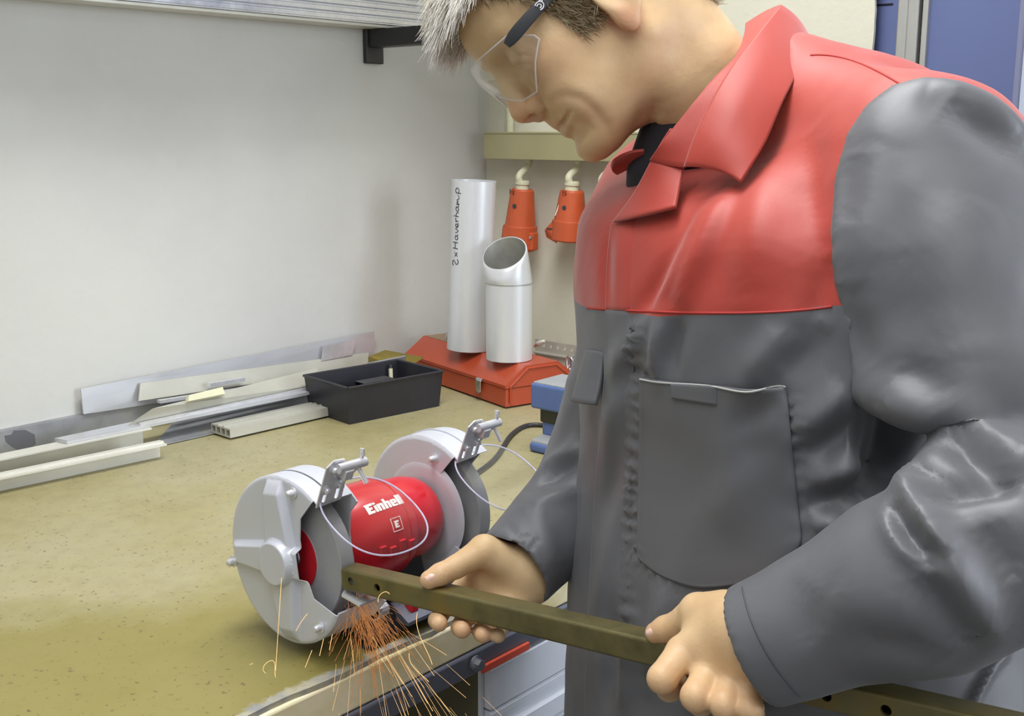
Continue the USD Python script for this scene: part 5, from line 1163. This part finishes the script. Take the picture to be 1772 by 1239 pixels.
# body: one skin from head to feet (mostly under the clothes)
PEL = np.array([pb[0], pb[1], .88])
def bones(l):
    out = None
    for a, b, ra, rb in l:
        s = trimesh.creation.icosphere(2, 1.0).vertices; h = Manifold.hull_points(np.vstack([np.asarray(a) + s * ra, np.asarray(b) + s * rb])); out = h if out is None else out + h
    return out
rwp, lwp = np.array(rw2[:3]), np.array(lw2[:3])
hipl, hipr = PEL + pleft * .09 - (0, 0, .02), PEL - pleft * .09 - (0, 0, .02)
kl, kr_ = hipl + (0, 0, -.40) + facing * .03, hipr + (0, 0, -.40) + facing * .03
al, ar = np.array([*(hipl + pleft * .03 - facing * .02)[:2], .09]), np.array([*(hipr - pleft * .03 - facing * .02)[:2], .09])
chest = (NS + FS) / 2 * .55 + PEL * .45
skel = bones([(NB, chest, .06, .10), (chest, PEL, .11, .12), (NB, NS - pleft * .02, .05, .055), (NB, FS + pleft * .02, .05, .055), (NS - pleft * .01, P_(1775, 865, .80), .05, .04), (P_(1775, 865, .80), lwp, .038, .026), (FS, fe, .05, .04), (fe, rwp, .038, .025),
              (PEL, hipl, .1, .09), (PEL, hipr, .1, .09), (hipl, kl, .08, .055), (hipr, kr_, .08, .055), (kl, al, .052, .036), (kr_, ar, .052, .036), (al - (0, 0, .05), al + facing * .13 - (0, 0, .06), .03, .022), (ar - (0, 0, .05), ar + facing * .13 - (0, 0, .06), .03, .022)])
try:
    parts_ = [MF(x) for x in (head, rhand, lhand)]
    assert all(p.status() == manifold3d.Error.NoError for p in parts_)
    bod = skel
    for p in parts_: bod = bod + p
    bod = tm(bod); bod.merge_vertices()
except Exception as ex_:
    bod = cat([head, rhand, lhand, tm(skel)])
body = obj('body', bod, 'skin', wk, smooth=True)
bw = np.asarray(bod.vertices); bh = W2H(bw); fl_ = np.zeros(len(bw))
for c_, r_, a_ in (((112, 0, -3), 16, .42), ((101, 0, -32), 7, .5), ((98, 12, -34), 6, .5), ((98, -12, -34), 6, .5), ((99, 0, -43), 7, .55), ((96, 12, -41), 6, .5), ((96, -12, -41), 6, .5), ((13, 74, -29), 14, .6), ((13, -74, -29), 14, .6), ((72, 48, 0), 24, .16), ((72, -48, 0), 24, .16), ((98, 15, -9), 9, .35)):
    fl_ = np.maximum(fl_, a_ * np.exp(-((bh - c_) ** 2).sum(1) / r_ ** 2))
for q in li[:2] + lm[:2] + lr[:2] + lp_[:2] + lt_[2:] + rt[3:] + ri[2:] + rm[2:] + rr_[2:]: fl_ = np.maximum(fl_, .4 * np.exp(-((bw - np.array(q[:3])) ** 2).sum(1) / .011 ** 2))
UsdGeom.PrimvarsAPI(body).CreatePrimvar('flush', Sdf.ValueTypeNames.FloatArray, 'vertex').Set([float(x) for x in fl_])
for f_, up_ in ((rt, (P_(755, 960, 1.0) - P_(755, 995, 1.08))), (lt_, (P_(1140, 1050, .86) - P_(1140, 1090, .93)))):
    obj('thumb_nail', nail(f_[-2], f_[-1], up_, f_[-1][3]), 'nail', body, smooth=True)

# clothes
up_t, lo_t = half(torso, hit_z[0], yN), half(torso, hit_z[0], -yN)
jk = cloth('jacket', lo_t, 'cloth_grey', wk, torso, 'grey work jacket with red yoke and collar')
cloth('yoke', up_t, 'cloth_red', jk, torso, 'red upper part of the jacket')
cloth('sleeve', sleeve, 'cloth_grey', jk); cloth('sleeve', fsleeve, 'cloth_grey', jk)
leaf_px = [[(1352, 8), (1385, 36), (1405, 74)], [(1312, 56), (1350, 80), (1388, 112)], [(1264, 118), (1310, 142), (1357, 172)], [(1228, 178), (1275, 208), (1325, 246)], [(1201, 235), (1250, 258), (1301, 286)], [(1183, 288), (1235, 294), (1281, 315)]]
leaf_d = [[1.045, 1.05, 1.055], [1.000, .995, .995], [.970, .958, .955], [.957, .940, .935], [.953, .935, .925], [.955, .938, .922]]
cloth('collar', patch(leaf_px, 0, .0028, depth=leaf_d), 'cloth_red', jk)
st_px = [[(1290, 40), (1330, 16), (1352, 8)], [(1275, 92), (1295, 72), (1314, 56)], [(1232, 138), (1248, 126), (1266, 118)], [(1190, 190), (1208, 182), (1230, 180)], [(1150, 240), (1175, 236), (1203, 236)], [(1124, 277), (1150, 285), (1184, 290)]]
cloth('collar_stand', patch(st_px, 0, .0025, depth=[[1.05, 1.05, 1.048], [1.00, 1.003, 1.004], [.975, .976, .974], [.968, .966, .962], [.968, .965, .960], [.978, .972, .962]]), 'cloth_red', jk)
lap_px = [[(1160, 222), (1180, 226), (1200, 236)], [(1138, 256), (1162, 262), (1192, 266)], [(1123, 284), (1150, 292), (1182, 294)], [(1098, 330), (1132, 330), (1175, 328)], [(1059, 383), (1110, 372), (1168, 357)]]
cloth('lapel', patch(lap_px, 0, .0028, depth=[[.972, .972, .972], [.976, .974, .970], [.980, .972, .966], [.995, .972, .958], [1.012, .972, .948]]), 'cloth_red', jk)
fl_px = [[(1064, 280), (1080, 270), (1098, 264), (1114, 262)], [(1059, 293), (1076, 282), (1095, 275), (1116, 271)], [(1068, 303), (1082, 296), (1098, 287), (1114, 281)]]
cloth('collar_leaf', patch(fl_px, 0, .0026, depth=[[1.030, 1.026, 1.024, 1.024], [1.044, 1.040, 1.036, 1.034], [1.050, 1.048, 1.046, 1.044]]), 'cloth_red', jk)
cloth('placket', patch([[(1058, 384), (1110, 374)], [(1050, 450), (1104, 450)], [(1047, 536), (1100, 538)]], [[.006, .0035, -.003], [.005, .003, -.003], [.005, .003, -.003]], .0022, on=torso), 'cloth_red', jk)
cloth('placket', patch([[(1047, 536), (1100, 538)], [(1046, 620), (1098, 650)], [(1040, 720), (1094, 780)], [(1028, 850), (1091, 900)], [(1020, 1000), (1087, 1010)], [(1014, 1130), (1085, 1130)], [(1010, 1250), (1082, 1250)]], [[.005, .003, -.004]] * 2, .0022, on=torso, nv=60), 'cloth_grey', jk)
pk_px = [[(1106, 654), (1170, 662), (1240, 668), (1300, 676), (1360, 668)], [(1106, 740), (1170, 745), (1240, 748), (1300, 752), (1368, 748)], [(1104, 850), (1170, 855), (1240, 856), (1310, 856), (1378, 850)], [(1102, 930), (1160, 950), (1240, 955), (1320, 945), (1386, 925)], [(1104, 965), (1150, 1000), (1215, 1018), (1300, 1008), (1384, 945)]]
pkp = patch(pk_px, [[.006, .006, .008, .013, .005], [.004, .004, .005, .005, .004], [.003, .004, .004, .004, .003], [.003, .004, .004, .004, .003], [.002, .002, .002, .002, .002]], .002, on=torso, nu=44, nv=44)
pk = cloth('chest_pocket', pkp, 'cloth_grey', jk)
lab = patch([[(1160, 664), (1240, 668)], [(1162, 690), (1240, 702)]], .0022, .0016, on=cat([pkp]), nu=10, nv=8)
cloth('pocket_loop', lab, 'cloth_grey', jk)
jline = lambda on, pts, lift, n=60: np.array([p + (CAM - p) / np.linalg.norm(CAM - p) * lift for p in hits(on, pxline(pts, n)) if not np.isnan(p).any()])
allc = cat([torso, pkp])
obj('pocket_stitching', tube(jline(allc, [(1107, 656), (1170, 664), (1240, 670), (1300, 678), (1330, 671), (1358, 669)], .0006), .0009, 6), 'thread', jk)
obj('yoke_seam', tube(jline(torso, [(1016, 533), (1150, 540), (1300, 541), (1380, 537), (1440, 530)], .0002), .0011, 6), 'thread_red', jk)
obj('cuff_stitching', tube(jline(sleeve, [(1284, 1016), (1296, 1062), (1316, 1110), (1350, 1165), (1384, 1204)], .0002), .0007, 6), 'seam_grey', jk)
obj('shoulder_seam', tube(jline(torso, [(1402, 96), (1450, 99), (1500, 115), (1558, 146)], -.0004), .0013, 6), 'thread_red', jk)
cloth('pocket_flap', patch([[(1012, 604), (1028, 606), (1044, 610)], [(1002, 640), (1020, 645), (1040, 650)], [(987, 693), (1010, 698), (1029, 699)]], 0, .004, depth=[[1.055, 1.035, 1.025], [1.055, 1.035, 1.022], [1.05, 1.03, 1.018]], nu=14, nv=14), 'cloth_grey', jk)
obj('shirt', bones([(P_(1240, 190, 1.055), P_(1122, 292, 1.05), .062, .020), (P_(1122, 292, 1.05), P_(1135, 400, 1.08), .020, .03)]), 'shirt_dark', wk, smooth=True)
# trousers and shoes
leg = lambda h_, k__, a_: [(PEL, h_, .135, .125), (h_, k__, .115, .085), (k__, a_, .085, .068)]
tr_ = bones(leg(hipl, kl, al) + leg(hipr, kr_, ar))
obj('trousers', tr_, 'trouser_dark', wk, smooth=40)
for a_ in (al, ar):
    s_ = bones([(a_ - (0, 0, .03), a_ - (0, 0, .045) - facing * .02, .05, .043), (a_ - (0, 0, .045) - facing * .02, a_ + facing * .17 - (0, 0, .055), .043, .034), (a_ + facing * .1 + pleft * .01 - (0, 0, .05), a_ + facing * .17 - (0, 0, .055), .042, .036)])
    s_ = tm(s_.trim_by_plane((0, 0, 1), 0.002)); obj('shoe', s_, 'shoe_black', wk, smooth=40)

# hair: short strands rooted in the scalp
rng = np.random.default_rng(11)
hl = head; tri_p, fi = trimesh.sample.sample_surface(hl, 110000, seed=5)
L_ = W2H(tri_p); nrm = hl.face_normals[fi] @ HR
xs_ = [-110, -80, -62, -45, -28, -16, 19, 21, 46, 50, 62, 75, 88, 100]; zs_ = [-76, -74, -64, -24, 8, 30, 28, -11, -9, 30, 60, 78, 88, 92]
hm = L_[:, 2] > np.interp(L_[:, 0], xs_, zs_) + rng.normal(0, 3, len(L_)); L_, nrm = L_[hm], nrm[hm]
front_ = (L_[:, 0] > 58) & (L_[:, 2] > 84)
side_ = (L_[:, 0] > 12) & (L_[:, 0] < 55) & (L_[:, 2] < 36)
keep_ = (rng.random(len(L_)) < np.where(front_ | side_, 1, .62)); L_, nrm, front_ = L_[keep_], nrm[keep_], front_[keep_]
def strands(name, sel, length, comb, m, w0, curl):
    C_, N_ = [], []
    for p, n in zip(L_[sel], nrm[sel]):
        d0 = n * (.75 if length > 20 else .42) + np.array(comb) + rng.normal(0, .2, 3); d0 /= np.linalg.norm(d0); l = length * rng.uniform(.55, 1.15); q = p.copy(); c = [q.copy()]
        for k in range(4):
            d0 = d0 + np.array(curl) + rng.normal(0, .06, 3); d0 /= np.linalg.norm(d0); q = q + d0 * l / 4; c.append(q.copy())
        C_.append(H2W(np.array(c)))
    path = numbered(str(wk.GetPath()), name); b = UsdGeom.BasisCurves.Define(stage, path); b.CreateTypeAttr('linear')
    pts = np.vstack(C_) - org(path); b.CreatePointsAttr([Gf.Vec3f(*map(float, p)) for p in pts]); b.CreateCurveVertexCountsAttr([5] * len(C_))
    b.CreateWidthsAttr([float(x) for _ in C_ for x in (w0, w0, w0 * .9, w0 * .7, w0 * .3)]); b.SetWidthsInterpolation('vertex')
    UsdShade.MaterialBindingAPI.Apply(b.GetPrim()).Bind(M[m]); return b.GetPrim()
r_ = rng.random(len(L_)); fr = front_
hr_ = strands('hair', (~fr) & (r_ < .55), 11, (-.2, 0, -.35), 'hair_brown', .00050, (0, 0, -.12))
tag(hr_, label='short grey-brown hair and sideburns')
strands('grey_hair', (~fr) & (r_ >= .55), 11, (-.2, 0, -.35), 'hair_grey', .00050, (0, 0, -.12))
tag(strands('forelock', fr & (r_ < .62), 42, (.75, 0, .15), 'hair_backlight', .00055, (.10, 0, -.22)), label='forelock over the forehead with backlight painted into its pale strands')
strands('forelock', fr & (r_ >= .62), 36, (.6, 0, .2), 'hair_grey', .00055, (.05, 0, -.2))
# eyebrow
# ------------------------------------------------------------------ safety glasses
sgl = thing('safety_glasses', 'clear wraparound safety glasses with black temples worn by the man', 'glasses', H2W((100, 0, 40)))
def lens_pt(th, z): 
    R1 = 74 + (z - 30) * .05
    return np.array([42 + 76 * abs(math.cos(th)) ** .80 * (1 if math.cos(th) > 0 else -1) - max(0, z - 45) * .28 - max(0, 20 - z) * .10, R1 * math.sin(th), z])
nu_, nv_ = 61, 16; rows_ = []
for th in np.linspace(-1.25, 1.25, nu_):
    s = abs(th) / 1.25; zt_, zb = np.interp(s, [0, .3, .55, .85, 1], [57, 53, 47, 40, 22]), np.interp(s, [0, .06, .14, .3, .54, .8, 1], [26, 20, 12, 0, -7, 8, 17])
    rows_ += [lens_pt(th, zb + (zt_ - zb) * v) for v in np.linspace(0, 1, nv_)]
LP = np.array(rows_); Fq = np.array([q for i in range(nu_ - 1) for j in range(nv_ - 1) for q in ((i * nv_ + j, (i + 1) * nv_ + j, (i + 1) * nv_ + j + 1), (i * nv_ + j, (i + 1) * nv_ + j + 1, i * nv_ + j + 1))])
n_l = vnormals(trimesh.Trimesh(LP, Fq, process=False)); 
if (n_l @ np.array([1.0, 0, 0])).mean() < 0: n_l = -n_l; Fq = Fq[:, ::-1]
obj('lens', trimesh.Trimesh(H2W(hull_free(LP + n_l * 1.0, LP - n_l * 1.0, Fq).vertices), hull_free(LP + n_l, LP - n_l, Fq).faces, process=False), 'hazed_lens', sgl, smooth=40)
edge = np.vstack([LP[np.arange(nu_) * nv_], LP[(nu_ - 1) * nv_:][1:], LP[np.arange(nu_)[::-1] * nv_ + nv_ - 1][1:], LP[:nv_][::-1][1:]])
obj('lens_edge', tube(H2W(edge), .0008, 6), 'lens_rim', sgl, smooth=True)
for s in (1, -1):
    ctr_ = spline([(93, s * 67, 35), (78, s * 72.5, 34.5), (52, s * 77, 33), (20, s * 80, 31), (-8, s * 82, 30), (-34, s * 80, 14)], 30)
    hgt = np.interp(np.linspace(0, 1, 30), [0, .05, .12, .45, 1], [3.2, 5.2, 5.6, 4.4, 3.0])
    ring = []
    for c_, h_ in zip(ctr_, hgt): ring.append([c_ + np.array([0, s * a * 1.6, b * h_]) for a, b in ((1, -.7), (1, .7), (.5, 1), (-.5, 1), (-1, .7), (-1, -.7), (-.5, -1), (.5, -1))])
    vt = np.array(ring).reshape(-1, 3); ft = []
    for i in range(29):
        for k in range(8): a, b, c_, d = i * 8 + k, i * 8 + (k + 1) % 8, (i + 1) * 8 + (k + 1) % 8, (i + 1) * 8 + k; ft += [(a, b, c_), (a, c_, d)]
    for k in range(1, 7): ft += [(0, k + 1, k), (232, 232 + k, 232 + k + 1)]
    tmesh = trimesh.Trimesh(H2W(vt), np.array(ft), process=False)
    if tmesh.volume < 0: tmesh.invert()
    tp2 = obj('temple', tmesh, 'temple_black', sgl, smooth=35)
    if s == 1:
        c0_ = np.array([53, 78.8, 33.2]); mk = [[(4 * math.cos(t) , 3.4 * math.sin(t)) for t in np.linspace(.9, 5.3, 14)], [(1.9 * math.cos(t) + .3, 1.7 * math.sin(t)) for t in np.linspace(.7, 5.2, 10)]] + [[(-3.4 + .2 * k, .5 + 1.0 * k), (-5.6 + .9 * k, 1.4 + 1.3 * k)] for k in range(3)]
        obj('emblem', [tube([H2W(c0_ + np.array([x, .15 - .0 * x, y])) for x, y in l_], .0005, 5) for l_ in mk], 'mark_white', tp2)
# ------------------------------------------------------------------ sparks: glowing grit thrown down from the wheel
for nm, c_, st in (('spark_orange', (1.0, .40, .13), .42), ('spark_yellow', (1.0, .62, .26), 1.15)):
    M[nm] = usdkit.material(stage, '/World/Looks/' + nm, {'e': ('emission', {'color': c_, 'strength': st})}, [], surface='e.emission')
rng = np.random.default_rng(21)
SO = G(.022, .092, -.028)
def spark_path(o, d, d0, d1, sag, n=7):
    t = np.linspace(d0, d1, n); return o + d * t[:, None] - np.array([0, 0, 1.0]) * (sag * t ** 2)[:, None]
def clear_of_bench(P):
    return not ((P[:, 2] < ZB + .001) & (P[:, 1] > .846)).any()
dense_, bright_ = [], []
k = 0
while len(dense_) < 170 and k < 6000:
    k += 1
    d = np.array([rng.normal(.10, .45), rng.normal(-.35, .55), -1.0]); d /= np.linalg.norm(d)
    d0 = abs(rng.normal(0, .03)); L = rng.uniform(.02, .055) ; P = spark_path(SO + rng.normal(0, .008, 3), d, d0, d0 + L, rng.uniform(0, 1.2))
    if clear_of_bench(P): dense_.append(tube(P, np.linspace(.00014, .00028, 7) * rng.uniform(.7, 1.2), 4))
k = 0
while len(bright_) < 95 and k < 8000:
    k += 1
    d = np.array([rng.normal(.02, .36), rng.normal(-.62, .38), -1.0]); d /= np.linalg.norm(d)
    d0 = rng.uniform(.03, .30); L = rng.uniform(.025, .085); P = spark_path(SO + rng.normal(0, .01, 3), d, d0, d0 + L, rng.uniform(0, .7))
    if clear_of_bench(P): bright_.append(tube(P, np.linspace(.00010, .00026, 7) * rng.uniform(.6, 1.15), 4))
hooks = [[(487, 1000), (484, 1050), (480, 1110), (477, 1160)], [(460, 1165), (464, 1145), (472, 1143), (476, 1160), (477, 1172)], [(655, 1042), (660, 1027), (668, 1024), (674, 1028)], [(722, 1060), (722, 1085), (733, 1115), (748, 1150)], [(512, 1092), (520, 1078), (532, 1062)], [(432, 1150), (438, 1148)], [(708, 1130), (716, 1155), (726, 1165), (742, 1180)], [(560, 1105), (553, 1135)], [(575, 1098), (570, 1125)], [(540, 1125), (528, 1155)]]
for h in hooks:
    P = [atd(x, y, 1.13 - .0002 * (y - 1000)) for x, y in pxline(h, 14)]
    bright_.append(tube(P, .00034, 5))
sp = thing('sparks', 'orange and yellow sparks spraying down from the left grinding wheel', 'sparks', SO)
tag(sp, kind='stuff')
obj('spark_stream', dense_, 'spark_orange', sp); obj('spark_trail', bright_, 'spark_yellow', sp)
